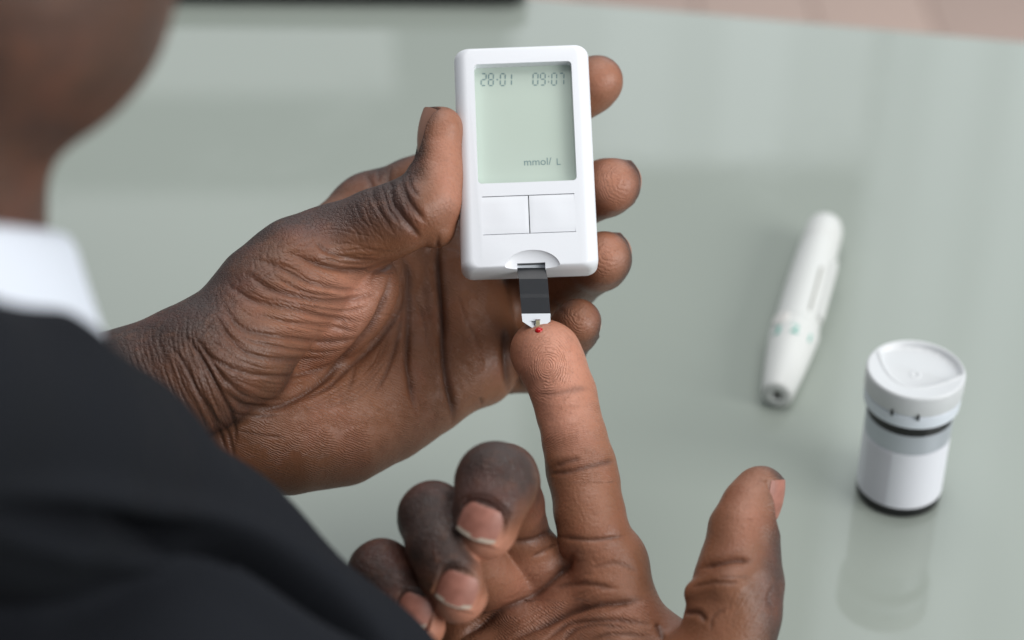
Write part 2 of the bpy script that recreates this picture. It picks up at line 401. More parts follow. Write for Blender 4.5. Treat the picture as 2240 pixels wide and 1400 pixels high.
LC += L_([(890, 645), (867, 747), (845, 814), (822, 856)], 8, .9, .55)
LC += L_([(878, 566), (892, 604), (893, 680), (889, 778), (898, 841), (907, 900)], 10, 1.7, .8)
LC += L_([(776, 796), (769, 832), (760, 858)], 8, .7, .4)
LC += L_([(957, 520), (956, 584), (961, 667), (968, 752), (979, 832), (990, 886), (989, 922)], 11, 2.6, 1.0)
LC += L_([(800, 700), (850, 690), (900, 700)], 4, .3, .3) + L_([(905, 640), (925, 700), (935, 760)], 5, .3, .3)
LC += L_([(1000, 640), (1020, 700), (1050, 760)], 6, .25, .25) + L_([(1049, 868), (1052, 882)], 6, .6, .4)
LC += L_([(1108, 716), (1104, 750), (1105, 796), (1112, 860)], 12, 2.0, .9)
LC += fam([(830, 640), (790, 750), (700, 840), (600, 890)], [(895, 640), (870, 780), (800, 870), (640, 905)], 14, 4, .35, .35, 6, .15, .5)
# wrist
LC += L_([(405, 735), (430, 765), (452, 801), (488, 868), (510, 912), (516, 970)], 8, 1.3, .8)
LC += L_([(375, 760), (400, 790), (425, 840), (452, 890), (480, 945), (500, 1000)], 7, 1.0, .7)
LC += L_([(430, 740), (470, 800), (500, 850)], 7, .9, .6) + L_([(440, 860), (470, 915), (500, 950), (512, 1010)], 7, .8, .6)
LC += L_([(510, 908), (560, 912), (614, 907)], 6, .8, .6) + L_([(515, 942), (577, 953), (620, 957)], 5, .5, .4)
LC += L_([(470, 690), (450, 720), (430, 745)], 6, .5, .5)
LC += fam([(250, 745), (280, 830), (330, 920)], [(440, 640), (440, 760), (530, 980)], 60, 3.0, .40, .55, 4, .25, .9)
LC += fam([(330, 690), (420, 680), (520, 700)], [(360, 800), (450, 850), (540, 900)], 22, 3.0, .28, .4, 6, .15, .45)
LC += fam([(400, 670), (470, 640), (560, 590), (700, 500)], [(440, 740), (520, 660), (600, 600), (740, 560)], 26, 3.0, .28, .4, 6, .12, .4)
LC += fam([(430, 640), (450, 660), (480, 720)], [(640, 500), (620, 530), (640, 570)], 26, 2.8, .26, .4, 4, .3, .9)
# thumb
LC += L_([(853, 400), (858, 440), (878, 472), (903, 500), (918, 520)], 9, 1.3, .8) + L_([(878, 390), (886, 424), (906, 456), (928, 480)], 10, 1.4, .8)
LC += L_([(838, 414), (850, 456), (874, 490)], 7, .8, .6) + L_([(818, 424), (832, 464), (858, 505)], 7, .7, .5) + L_([(893, 384), (900, 410), (916, 430)], 7, .9, .6)
LC += L_([(688, 528), (720, 552), (772, 566), (822, 568)], 8, 1.0, .6) + L_([(700, 560), (740, 572), (790, 578), (840, 566)], 6, .6, .4)
LC += fam([(740, 440), (760, 480), (800, 540)], [(890, 380), (900, 440), (945, 500)], 34, 3.2, .38, .45, 3, .3, .95)
LC += fam([(660, 500), (740, 520), (860, 540)], [(690, 560), (760, 560), (880, 560)], 14, 3, .3, .35, 4, .2, .5)
LC += fam([(925, 480), (935, 510)], [(985, 420), (1000, 450)], 12, 3, .2, .2, 2, .4, .9)
LC += L_([(800, 380), (812, 402), (815, 440)], 9, .9, .6) + L_([(855, 365), (850, 395), (865, 410)], 7, .7, .5) + L_([(830, 372), (826, 400)], 6, .5, .4)
LC += L_([(1200, 655), (1225, 675), (1240, 690)], 7, .4, .4)
# right hand
RC = []
RC += L_([(1204, 1037), (1240, 1032), (1283, 1021), (1326, 1011), (1342, 1008)], 8, .9, .8) + L_([(1212, 1022), (1240, 1009), (1272, 1003)], 9, .7, .7)
RC += L_([(1222, 1174), (1269, 1180), (1311, 1180), (1366, 1173)], 7, .9, .75) + L_([(1168, 863), (1211, 861), (1254, 852), (1290, 849)], 9, .35, .5)
RC += L_([(1255, 1075), (1262, 1110)], 3, -.12, -.35) + L_([(1268, 1096), (1275, 1120), (1284, 1142)], 3, -.12, -.35) + L_([(1330, 1126), (1355, 1118)], 3, -.05, -.25)
RC += fam([(1165, 880), (1230, 875), (1300, 865)], [(1205, 1005), (1270, 1000), (1340, 985)], 26, 2.6, .07, .12, 2, .2, .6)
RC += fam([(1210, 1050), (1280, 1045), (1345, 1030)], [(1225, 1165), (1290, 1170), (1368, 1160)], 26, 2.6, .07, .12, 2, .2, .6)
RC += L_([(1112, 1191), (1154, 1187), (1183, 1176), (1206, 1160)], 8, 1.4, .9, (500, 560)) + L_([(1134, 1110), (1158, 1088), (1170, 1066)], 8, .9, .6, (495, 560))
RC += L_([(1161, 1218), (1190, 1204), (1215, 1193)], 7, .9, .6, (500, 560)) + L_([(1178, 1040), (1186, 1090), (1196, 1130)], 7, .4, .4)
RC += L_([(1253, 1212), (1233, 1246), (1201, 1279), (1151, 1314), (1097, 1343), (1044, 1371), (1000, 1400)], 11, 2.2, .9, (498, 560))
RC += L_([(1201, 1286), (1247, 1279), (1294, 1279), (1347, 1288)], 9, 1.1, .6, (498, 560))
RC += L_([(1120, 1400), (1204, 1361), (1258, 1336), (1311, 1323), (1360, 1318), (1401, 1314)], 10, 1.9, .9, (498, 560))
RC += L_([(1190, 1404), (1240, 1368), (1276, 1361), (1347, 1357), (1419, 1366)], 8, 1.2, .7, (498, 560)) + L_([(1232, 1402), (1262, 1378), (1311, 1368), (1375, 1376)], 8, 1.0, .6, (498, 560))
RC += L_([(1290, 1243), (1347, 1232), (1394, 1250)], 8, .5, .4, (498, 560)) + L_([(1290, 1402), (1340, 1388), (1420, 1392)], 7, .8, .5, (498, 560))
RC += fam([(1080, 1280), (1180, 1240), (1250, 1215)], [(1100, 1400), (1250, 1330), (1400, 1310)], 12, 4.5, .4, .2, 5, .15, .5, (498, 560))
RC += fam([(1230, 1200), (1300, 1210), (1380, 1200)], [(1220, 1400), (1320, 1340), (1430, 1350)], 12, 4.5, .4, .2, 5, .15, .5, (498, 560))
RC += L_([(1535, 1243), (1572, 1232), (1607, 1225), (1640, 1228)], 9, 1.6, .8) + L_([(1514, 1286), (1560, 1275), (1618, 1275)], 8, .7, .5)
RC += L_([(1572, 1263), (1636, 1263)], 5, .4, .4) + L_([(1494, 1341), (1528, 1342), (1545, 1360)], 9, 1.4, .7) + L_([(1437, 1362), (1444, 1380), (1452, 1402)], 9, 1.2, .8)
RC += L_([(1590, 1330), (1560, 1350), (1555, 1380)], 6, .5, .4) + L_([(1690, 1280), (1680, 1310), (1690, 1330)], 6, .5, .4)
RC += fam([(1640, 1270), (1600, 1310), (1580, 1380)], [(1700, 1260), (1680, 1330), (1630, 1400)], 18, 3, .25, .3, 4, .2, .6)
RC += fam([(1000, 995), (1070, 975), (1150, 985)], [(995, 1085), (1060, 1060), (1130, 1080)], 18, 3, .12, .2, 3, .3, .8, (460, 500))
RC += fam([(890, 1085), (930, 1070), (980, 1075)], [(885, 1200), (930, 1190), (1000, 1200)], 22, 3, .14, .2, 3, .3, .8, (460, 505))
RC += fam([(775, 1230), (830, 1200), (890, 1215)], [(790, 1290), (850, 1270), (910, 1290)], 12, 3, .14, .2, 3, .3, .8, (460, 505))

BROAD = [([(852, 600), (845, 645), (818, 712), (755, 787), (693, 841), (622, 885), (572, 896), (532, 888), (497, 862)], 34, 1.6, .22, None),
         ([(892, 604), (893, 680), (889, 778), (898, 841), (907, 900)], 26, .9, .2, None), ([(957, 520), (961, 667), (968, 752), (979, 832), (990, 918)], 30, 1.6, .25, None),
         ([(628, 552), (720, 584), (788, 596), (836, 586), (862, 572)], 28, 1.1, .2, None), ([(405, 735), (452, 801), (488, 868), (512, 940)], 34, 1.3, .25, None),
         ([(853, 400), (858, 440), (878, 472), (903, 500)], 26, .8, .2, None)]
LC += [b + (True,) for b in BROAD]
RC += [b + (True,) for b in [([(1253, 1212), (1233, 1246), (1201, 1279), (1151, 1314), (1097, 1343), (1044, 1371), (990, 1405)], 34, 3.0, .35, (498, 560)),
         ([(1120, 1400), (1204, 1361), (1258, 1336), (1311, 1323), (1401, 1314)], 26, 1.8, .25, (498, 560)), ([(1112, 1191), (1154, 1187), (1183, 1176), (1206, 1160)], 24, 1.4, .25, (500, 560)),
         ([(1205, 1030), (1270, 1015), (1340, 1008)], 24, .5, .15, None), ([(1225, 1176), (1300, 1180), (1366, 1173)], 24, .5, .15, None), ([(1535, 1243), (1572, 1232), (1607, 1225), (1640, 1228)], 26, 1.0, .2, None)]]
CREASE = 0.34
GRAIN = U(.45, .85, .1)
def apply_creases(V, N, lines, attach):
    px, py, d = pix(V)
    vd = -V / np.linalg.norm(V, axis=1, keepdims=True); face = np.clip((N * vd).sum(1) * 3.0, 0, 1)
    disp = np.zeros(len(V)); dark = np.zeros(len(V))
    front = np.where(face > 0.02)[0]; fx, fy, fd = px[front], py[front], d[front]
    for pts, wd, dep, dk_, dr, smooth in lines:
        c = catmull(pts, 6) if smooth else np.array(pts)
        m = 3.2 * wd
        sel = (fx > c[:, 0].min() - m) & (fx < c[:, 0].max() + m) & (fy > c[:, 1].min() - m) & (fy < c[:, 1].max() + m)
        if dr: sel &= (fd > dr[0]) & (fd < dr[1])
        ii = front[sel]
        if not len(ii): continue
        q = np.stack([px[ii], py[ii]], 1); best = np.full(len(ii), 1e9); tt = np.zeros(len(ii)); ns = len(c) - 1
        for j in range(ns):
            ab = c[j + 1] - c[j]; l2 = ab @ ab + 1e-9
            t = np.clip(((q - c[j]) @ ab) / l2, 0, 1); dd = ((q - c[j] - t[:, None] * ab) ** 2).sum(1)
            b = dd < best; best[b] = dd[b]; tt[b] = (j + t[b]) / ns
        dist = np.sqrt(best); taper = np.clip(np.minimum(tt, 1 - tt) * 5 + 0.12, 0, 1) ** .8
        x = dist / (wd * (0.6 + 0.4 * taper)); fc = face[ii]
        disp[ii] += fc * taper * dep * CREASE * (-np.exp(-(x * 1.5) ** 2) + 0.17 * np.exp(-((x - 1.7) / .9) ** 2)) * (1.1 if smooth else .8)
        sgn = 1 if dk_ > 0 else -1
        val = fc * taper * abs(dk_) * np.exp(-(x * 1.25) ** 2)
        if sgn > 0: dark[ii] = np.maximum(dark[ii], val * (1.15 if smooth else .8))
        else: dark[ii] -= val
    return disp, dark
class Nail:
    """nail plate: c = centre on the skin, t = towards the tip, n = outward, sizes mm"""
    def __init__(s, c, t, n, L, W, curve, free=.07, lift=.15, label=None, col=0):
        s.c = np.array(c, float); s.t = U(*t); n = np.array(n, float); n = n - (n @ s.t) * s.t; s.n = U(*n); s.s = np.cross(s.t, s.n)
        s.L, s.W, s.R, s.free, s.lift, s.label, s.col = L, W, curve, free, lift, label, col; s.LR = 44.0
    def z(s, y, uu):
        return s.lift - np.minimum(y * y / (2 * s.R) + y ** 4 / (180 * s.R ** 2), 5) - np.asarray(uu) ** 2 / s.LR
    def dive(s, u): return max(0.0, (-u - .62) / .38) ** 2 * .95
def build_hand(prims, h, lines, nails):
    Fg, lo, h = field_grid(prims, h)
    V, Q = surface_nets(Fg, lo, h); V = laplace(V, Q, 3, .5)
    # pigment side, arc coordinate
    N = normals(V, Q)
    wsum = np.zeros(len(V)); side = np.zeros(len(V)); arc = np.zeros(len(V)); arc2 = np.zeros(len(V)); s0 = 0
    for p in prims:
        b0, b1 = p.bounds(5.0); ii = np.where(((V > b0) & (V < b1)).all(1))[0]
        ax = p.b - p.a; Ln = np.linalg.norm(ax)
        if p.grp == 'palm' or not Ln: s0 += 40
        if not len(ii) or p.palm is None: s0 += Ln; continue
        dd = np.abs(p.d(V[ii])); wgt = np.exp(-dd / 1.2) + 1e-6
        pm = U(*p.palm[:3]); side[ii] += wgt * (N[ii] @ pm + p.palm[3]); wsum[ii] += wgt
        a_ = (V[ii] @ GRAIN) if p.grp == 'palm' or p.grp[-1] == '0' else ((V[ii] - p.a) @ (ax / max(Ln, 1e-6)) + s0)
        arc[ii] += wgt * a_; arc2[ii] += wgt * a_ * a_
        s0 += Ln
    side /= wsum + 1e-9; arc /= wsum + 1e-9; var = np.abs(arc2 / (wsum + 1e-9) - arc ** 2); ridm = np.clip(1.2 * np.exp(-var / .4) - .2, 0, 1)
    view = -V / np.linalg.norm(V, axis=1, keepdims=True); px0, py0, _ = pix(V); vis = ((N * view).sum(1) > -.12) & (px0 > 150) & (px0 < 2290) & (py0 > -30) & (py0 < 1440)
    selq = vis[Q].any(1)
    V0 = V; Q0 = Q; V, Q2 = subdivide(V, Q); quads, ngons = choose(Q0, len(V0), selq)
    E3 = np.stack([side, arc, ridm], 1)
    A, _ = subdivide(E3, Q); side, arc, ridm = A[:, 0], A[:, 1], A[:, 2]; Q = Q2
    N = normals(V, Q)
    bed = np.zeros(len(V)); nd = np.zeros(len(V)); shift = np.zeros_like(V)
    for nl in nails:
        r = V - nl.c; u = r @ nl.t / (nl.L / 2); v = r @ nl.s / (nl.W / 2); z = r @ nl.n
        ok = (np.abs(u) < 2.0) & (np.abs(v) < 2.0) & (np.abs(z) < 5.5) & ((N @ nl.n) > -.1)
        rho = np.maximum(np.abs(v), np.where(u < 0, np.sqrt(np.clip(u * u + v * v, 0, 16)), np.abs(u) * 1.0))
        ins = np.clip((1.5 - rho) / .5, 0, 1) * np.clip((1.22 - np.abs(v)) / .16, 0, 1) * ok * np.clip((1.08 - u) / .1, 0, 1); ins = np.where((rho < 1.04) & (ins > .98), 1, ins * ins * (3 - 2 * ins)) * (ins > 0)
        target = nl.z(v * nl.W / 2, u * nl.L / 2) - .22
        shift += (ins * (target - z))[:, None] * nl.n
        ring = np.exp(-((rho - 1.15) / .11) ** 2) * ok * np.clip(1.0 - u, 0, 1)
        nd += ring * .30; bed = np.maximum(bed, ins)
    V = V + shift; N = normals(V, Q)
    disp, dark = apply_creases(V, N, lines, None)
    # gentle irregularity of flesh
    f = lambda a, s: np.sin(V[:, 0] * a[0] * s + V[:, 1] * a[1] * s + V[:, 2] * a[2] * s + a[3])
    wob = sum(f(rng.normal(size=4), s) * amp for s, amp in ((.12, .25), (.16, .2), (.3, .1), (.4, .08), (.7, .03)))
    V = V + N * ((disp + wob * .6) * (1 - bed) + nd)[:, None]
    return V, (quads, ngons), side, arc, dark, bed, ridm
# ------------------------------------------------------------------ generic mesh builders (local metres)
def lathe(name, prof, seg_=64, cap0=True, cap1=True):
    V = []; F = []
    for r, z in prof:
        for i in range(seg_):
            a = 2 * math.pi * i / seg_; V.append((r * math.cos(a), r * math.sin(a), z))
    for k in range(len(prof) - 1):
        for i in range(seg_):
            j = (i + 1) % seg_; F.append((k * seg_ + i, k * seg_ + j, (k + 1) * seg_ + j, (k + 1) * seg_ + i))
    if cap0: F.append(tuple(range(seg_))[::-1])
    if cap1: F.append(tuple(range((len(prof) - 1) * seg_, len(prof) * seg_)))
    me = bpy.data.meshes.new(name); me.from_pydata(V, [], F); me.update(); return me
def sharp(me, ang=35):
    me.polygons.foreach_set('use_smooth', [True] * len(me.polygons)); me.set_sharp_from_angle(angle=R(ang)); return me
def rrect(hx, hy, r, n=8):
    pts = []
    for cx, cy, a0 in ((hx - r, hy - r, 0), (-hx + r, hy - r, 90), (-hx + r, -hy + r, 180), (hx - r, -hy + r, 270)):
        for i in range(n + 1):
            a = R(a0 + 90 * i / n); pts.append((cx + r * math.cos(a), cy + r * math.sin(a)))
    return pts
def prism(name, pts, z0, z1, bevel=0.0, bseg=2):
    bm = bmesh.new(); n = len(pts)
    a = [bm.verts.new((x, y, z0)) for x, y in pts]; b = [bm.verts.new((x, y, z1)) for x, y in pts]
    bm.faces.new(a[::-1]); bm.faces.new(b)
    for i in range(n): bm.faces.new((a[i], a[(i + 1) % n], b[(i + 1) % n], b[i]))
    if bevel:
        es = [e for e in bm.edges if abs(e.verts[0].co.z - e.verts[1].co.z) < 1e-9]
        bmesh.ops.bevel(bm, geom=es, offset=bevel, segments=bseg, affect='EDGES', profile=.5)
    me = bpy.data.meshes.new(name); bm.to_mesh(me); bm.free(); return me
def boxmesh(name, x0, x1, y0, y1, z0, z1, bevel=0.0):
    return prism(name, [(x1, y0), (x1, y1), (x0, y1), (x0, y0)][::-1] if False else [(x0, y0), (x1, y0), (x1, y1), (x0, y1)], z0, z1, bevel)
def boolean(me, cutters):
    o = bpy.data.objects.new('tmp', me); C.objects.link(o); tmp = [o]
    for c in cutters:
        k = bpy.data.objects.new('cut', c); C.objects.link(k); tmp.append(k)
        md = o.modifiers.new('b', 'BOOLEAN'); md.operation = 'DIFFERENCE'; md.solver = 'EXACT'; md.object = k
    dg = bpy.context.evaluated_depsgraph_get(); dg.update()
    out = bpy.data.meshes.new_from_object(o.evaluated_get(dg))
    for t in tmp: bpy.data.objects.remove(t)
    return out
def textmesh(txt, size, depth=0.0):
    cu = bpy.data.curves.new('txt', 'FONT'); cu.body = txt; cu.size = size; cu.extrude = depth; cu.align_x = 'CENTER'; cu.align_y = 'CENTER'
    o = bpy.data.objects.new('txt', cu); C.objects.link(o)
    dg = bpy.context.evaluated_depsgraph_get(); me = bpy.data.meshes.new_from_object(o.evaluated_get(dg)); bpy.data.objects.remove(o); return me
def mat4(origin, x, y, z):
    m = Matrix.Identity(4)
    for i in range(3): m[i][0], m[i][1], m[i][2], m[i][3] = x[i], y[i], z[i], origin[i]
    return m
def proj(p):
    q = (np.asarray(p) - MT) @ MROT * 1000; return CX + q[0] * FPX / -q[2], CY - q[1] * FPX / -q[2], -q[2]

# ------------------------------------------------------------------ materials
WHITE = plastic('white_plastic', srgb(232, 235, 240), .38, .02, .5, .0)
WHITE2 = plastic('white_gloss_plastic', srgb(207, 210, 212), .33, .0, .5, .0)
GREYP = plastic('grey_rubber', srgb(120, 122, 128), .6)
BLACK = plastic('black_plastic', srgb(22, 22, 24), .3)
BLACKDEV = plastic('black_device_plastic', srgb(14, 16, 18), .35)

def skin_material():
    m = NT('brown_skin'); c = m.coords(); sd = m.attr('side'); tone = m.attr('tone'); dk = m.attr('dark'); arc = m.attr('arc')
    n1 = m.noise(c, 70, 4, .6); n2 = m.noise(c, 240, 4, .6); n3 = m.noise(c, 1100, 3, .6)
    s2 = m.math('ADD', sd, m.math('MULTIPLY', m.math('SUBTRACT', n1, .5), .4))
    s2 = m.math('ADD', s2, m.math('MULTIPLY', m.math('SUBTRACT', n2, .5), .35))
    pig = m.ramp(s2, -.45, .75)
    col = m.mix(pig, srgb(56, 41, 36), srgb(127, 84, 59))
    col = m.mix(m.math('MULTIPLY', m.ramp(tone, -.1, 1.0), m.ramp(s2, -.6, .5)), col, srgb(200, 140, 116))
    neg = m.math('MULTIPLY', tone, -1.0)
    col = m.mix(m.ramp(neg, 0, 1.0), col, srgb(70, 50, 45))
    red = m.ramp(n1, .42, .72)
    col = m.mix(m.math('MULTIPLY', red, .16), col, srgb(150, 78, 58))
    col = m.mix(m.math('MULTIPLY', m.ramp(n2, .5, .8), .3), col, srgb(120, 76, 50))
    col = m.mix(m.math('MULTIPLY', m.ramp(n3, .45, .8), .22), col, srgb(92, 58, 44))
    col = m.mix(m.math('MULTIPLY', m.math('MAXIMUM', dk, 0.0), .62, clamp=True), col, srgb(52, 30, 24))  # darker crease pigment; shade of deep folds is put into this colour too
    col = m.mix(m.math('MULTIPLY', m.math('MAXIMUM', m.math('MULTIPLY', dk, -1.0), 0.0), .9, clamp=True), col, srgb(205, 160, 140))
    # relief: friction ridges on the palm side, a fine net of lines on the back
    warp = m.math('MULTIPLY', m.math('SUBTRACT', n2, .5), 2.4)
    rid = m.math('SINE', m.math('MULTIPLY', m.math('ADD', arc, warp), 2 * math.pi / .62))
    rid = m.math('MULTIPLY', m.math('MULTIPLY', rid, m.attr('ridm')), m.math('MULTIPLY', m.ramp(sd, .2, .9), m.ramp(n2, .3, .6)))
    mp = m.node('ShaderNodeMapping', {'Vector': c}); mp.inputs['Scale'].default_value = (1.0, 1.0, 1.0)
    v1 = m.n.new('ShaderNodeTexVoronoi'); v1.feature = 'DISTANCE_TO_EDGE'; m.l.new(mp.outputs[0], v1.inputs['Vector']); v1.inputs['Scale'].default_value = 900
    net = m.ramp(v1.outputs['Distance'], 0.0, .16)
    netm = m.math('MULTIPLY', net, m.ramp(sd, .6, -.3))
    h = m.math('ADD', m.math('MULTIPLY', rid, .6), m.math('MULTIPLY', netm, 1.0))
    h = m.math('ADD', h, m.math('MULTIPLY', n3, 1.6))
    h = m.math('ADD', h, m.math('MULTIPLY', n2, 2.2))
    bmp = m.bump(h, 0.00011, 1.0)
    rough = m.math('ADD', .30, m.math('MULTIPLY', n3, .26))
    m.set(Base_Color=col, Roughness=rough, Specular_IOR_Level=.42, Normal=bmp, Subsurface_Weight=.06)
    m.b.inputs['Subsurface Radius'].default_value = (1.0, .35, .18); m.b.inputs['Subsurface Scale'].default_value = .0025
    return m.m
SKIN = skin_material()
def nail_material():
    m = NT('fingernail'); c = m.coords(); fr = m.attr('free'); n = m.noise(c, 300, 3); v = m.attr('across')
    streak = m.math('SINE', m.math('MULTIPLY', v, 46.0))
    col = m.mix(m.ramp(n, .3, .75), srgb(164, 110, 95), srgb(142, 92, 78)); col = m.mix(m.attr('tint'), col, srgb(158, 118, 98))
    col = m.mix(m.ramp(fr, .35, .65), col, srgb(186, 172, 156))
    m.set(Base_Color=col, Roughness=.42, Coat_Weight=.0, Normal=m.bump(m.math('ADD', m.math('MULTIPLY', streak, .4), n), .00003, .6))
    return m.m
NAILM = nail_material()

# ------------------------------------------------------------------ table, floor
def table():
    A = on_plane(1230, 0); B = on_plane(2240, 90); t = B - A; t[2] = 0; t /= np.linalg.norm(t)
    nrm = np.array([t[1], -t[0], 0.0])
    if nrm[1] > 0: nrm = -nrm
    A0 = A - t * 1.6; A1 = A + t * 1.1
    root = empty('glass_table', tuple(A + nrm * .5 + np.array([0, 0, -.74])))
    tag(root, 'pale green glass table with straight far edge under both hands', 'table')
    pts = [A0, A1, A1 + nrm * 1.0, A0 + nrm * 1.0]; o = np.array(root.location)
    me = prism('table_top', [(p - o)[:2] for p in pts][::-1], .74 - .012, .74, .0012, 2)
    m = NT('greenish_glass'); c = m.coords(); n = m.noise(c, 3.0, 2); n2 = m.noise(c, 9, 2)
    col = m.mix(n, srgb(147, 155, 147), srgb(151, 158, 150))
    m.set(Base_Color=col, Roughness=m.math('ADD', .04, m.math('MULTIPLY', m.ramp(m.noise(c, 22, 5, .65), .45, .75), .07)), Specular_IOR_Level=.5, IOR=1.5)
    link('table_top', me, m.m, root, False)
    metal = plastic('brushed_steel', (.45, .46, .47), .3); metal.node_tree.nodes['Principled BSDF'].inputs['Metallic'].default_value = 1
    for p in pts:
        q = p + (pts[0] + pts[2] - 2 * p) / np.linalg.norm(pts[0] + pts[2] - 2 * p) * .15 - o
        lg = lathe('leg', [(.025, 0), (.025, .724)], 24); l = link('leg', lg, metal, root); l.location = (q[0], q[1], 0.003); sharp(lg)
    return t, nrm
TT, TN = table()
def floor():
    m = NT('beige_floor_base'); m.set(Base_Color=srgb(140, 110, 95), Roughness=.7)
    me = mesh_np('floor', [(-6, -4, -.745), (6, -4, -.745), (6, 9, -.745), (-6, 9, -.745)], [(0, 1, 2, 3)])
    o = link('floor', me, m.m); tag(o, kind='structure')
    mats = [plastic('floor_board_%s' % nme, srgb(*c), .45, .12) for nme, c in (('pale', (219, 192, 178)), ('pink', (217, 189, 175)), ('tan', (220, 193, 179)))]
    base = boxmesh('plank', 0, .145, 0, 1.1, 0, .012, .0015); ms = []
    for k in range(3):
        d = base.copy(); d.materials.append(mats[k]); sharp(d); ms.append(d)
    a = .22
    for i in range(14):
        for j in range(3):
            p = bpy.data.objects.new('plank', ms[(i * 5 + j * 3 + i // 3) % 3]); C.objects.link(p); p.parent = o
            p.location = (-.5 + i * .147 * 1.0 + .35 * j * 0, .95 + (j + (i % 3) * .37) * 1.103, -.744); p.rotation_euler = (0, 0, 0)
floor()

# ------------------------------------------------------------------ meter
mid = lambda a, b: (a + b) / 2
BL, BR, TL, TR = P(1008, 588, 541), P(1311, 582, 541), P(992, 101, 556), P(1287, 98, 556)
mc = (BL + BR + TL + TR) / 4; mv = U(*(mid(TL, TR) - mid(BL, BR))); mu = U(*(BR - BL + TR - TL)); mu = U(*(mu - (mu @ mv) * mv)); mn = np.cross(mu, mv)
MHX, MHY = 18.85, np.linalg.norm(mid(TL, TR) - mid(BL, BR)) / 2
def muv(px, py):                      # photo point -> meter face coordinates, metres
    d = P(px, py, 1000.0); t = (mc @ mn) / (d @ mn); q = d * t - mc; return (q @ mu) * .001, (q @ mv) * .001
METER_M = mat4(world(mc), MROT @ mu, MROT @ mv, MROT @ mn)
def meter():
    root = empty('glucose_meter', (0, 0, 0)); root.matrix_world = METER_M
    tag(root, 'white handheld blood glucose meter with green lcd held in the left hand', 'glucose meter')
    th = 13.5; rings = []
    for k, z in enumerate([-th, -th + .25, -th + 1.0, -th + 2.2, -9.5, -6.5, -4.2, -3.0, -2.1, -1.3, -.7, -.28, -.07, 0]):
        if z > -4.2: f = 1 - math.sqrt(max(0, 1 - ((z + 4.2) / 4.2) ** 2)); ix, iy = 3.6 * f, 1.1 * f
        elif z < -9.5: f = 1 - math.sqrt(max(0, 1 - ((z + 9.5) / 4.0) ** 2)); ix, iy = 5.0 * f, 2.6 * f
        else: ix = iy = 0
        rings.append([(x * .001, y * .001, z * .001) for x, y in rrect(MHX - ix, MHY + .3 - iy, max(2.9 - iy * .6, 1.2), 7)])
    n = len(rings[0]); Vv = [p for r in rings for p in r]; Ff = [tuple(range(n))[::-1], tuple(range((len(rings) - 1) * n, len(rings) * n))]
    Vv = [(x - .00028 * math.exp(-((y - .004) / .006) ** 2) * (1 if x > 0.01 else 0), y, z) for x, y, z in Vv]
    for k in range(len(rings) - 1):
        for i in range(n):
            j = (i + 1) % n; Ff.append((k * n + i, k * n + j, (k + 1) * n + j, (k + 1) * n + i))
    me = bpy.data.meshes.new('housing'); me.from_pydata(Vv, [], Ff); me.update()
    a = muv(1037, 137); b = muv(1250, 137); c = muv(1262, 398); d = muv(1045, 398)
    sx0, sx1 = (a[0] + d[0]) / 2, (b[0] + c[0]) / 2; sy1, sy0 = (a[1] + b[1]) / 2, (c[1] + d[1]) / 2
    scx, scy, shx, shy = (sx0 + sx1) / 2, (sy0 + sy1) / 2, (sx1 - sx0) / 2, (sy1 - sy0) / 2
    pocket = prism('cut', [(x + scx, y + scy) for x, y in rrect(shx, shy, .0011, 6)], -.0034, .002)
    ka = muv(1054, 430); kb = muv(1260, 507); kx0, ky1, kx1, ky0 = ka[0], ka[1], kb[0], kb[1]
    kcut = boxmesh('cut', kx0, kx1, ky0, ky1, -.0011, .002)
    s0 = muv(1132, 573); s1 = muv(1192, 573); slx = (s0[0] + s1[0]) / 2; shw = (s1[0] - s0[0]) / 2 + .0001; sty = s0[1]
    chan = boxmesh('cut', slx - shw, slx + shw, -.05, sty, -.0036, .002)
    hole = boxmesh('cut', slx - shw, slx + shw, sty - .001, sty + .012, -.0036, -.0022)
    bmc = bmesh.new(); bmesh.ops.create_uvsphere(bmc, u_segments=48, v_segments=24, radius=1.0)
    bmesh.ops.transform(bmc, matrix=Matrix.Translation((slx + .0003, -MHY * .001 - .0002, .0002)) @ Matrix.Diagonal((.0077, .0052, .0019, 1)), verts=bmc.verts)
    scoop = bpy.data.meshes.new('cut'); bmc.to_mesh(scoop); bmc.free()
    hs = boolean(me, [pocket, kcut, scoop, chan, hole])
    hs.name = 'housing'; hs.materials.clear(); link('housing', hs, WHITE, root); sharp(hs, 30)
    link('slot_shade', boxmesh('slot_shade', slx - shw + .0001, slx + shw - .0001, sty - .0002, sty + .0115, -.0030, -.00222), BLACK, root, False)  # black block in the slot: its dark inside is put into the colour
    # display
    m = NT('lcd_green'); co = m.coords(); nn = m.noise(co, 40, 3); sx = m.node('ShaderNodeSeparateXYZ', {'Vector': co})
    m.set(Base_Color=m.mix(nn, srgb(184, 198, 186), srgb(189, 203, 193)), Roughness=.25, Specular_IOR_Level=.5)
    sc = link('screen', prism('screen', [(x + scx, y + scy) for x, y in rrect(shx + .0002, shy + .0002, .0011, 6)], -.0036, -.0030), m.m, root, False)
    ink = NT('lcd_ink'); ink.set(Base_Color=srgb(118, 142, 142), Roughness=.4); ink = ink.m
    zt = -.0030 + .00003
    segs = {'0': 'abcdef', '1': 'bc', '2': 'abged', '7': 'abc', '8': 'abcdefg', '9': 'abcdfg'}
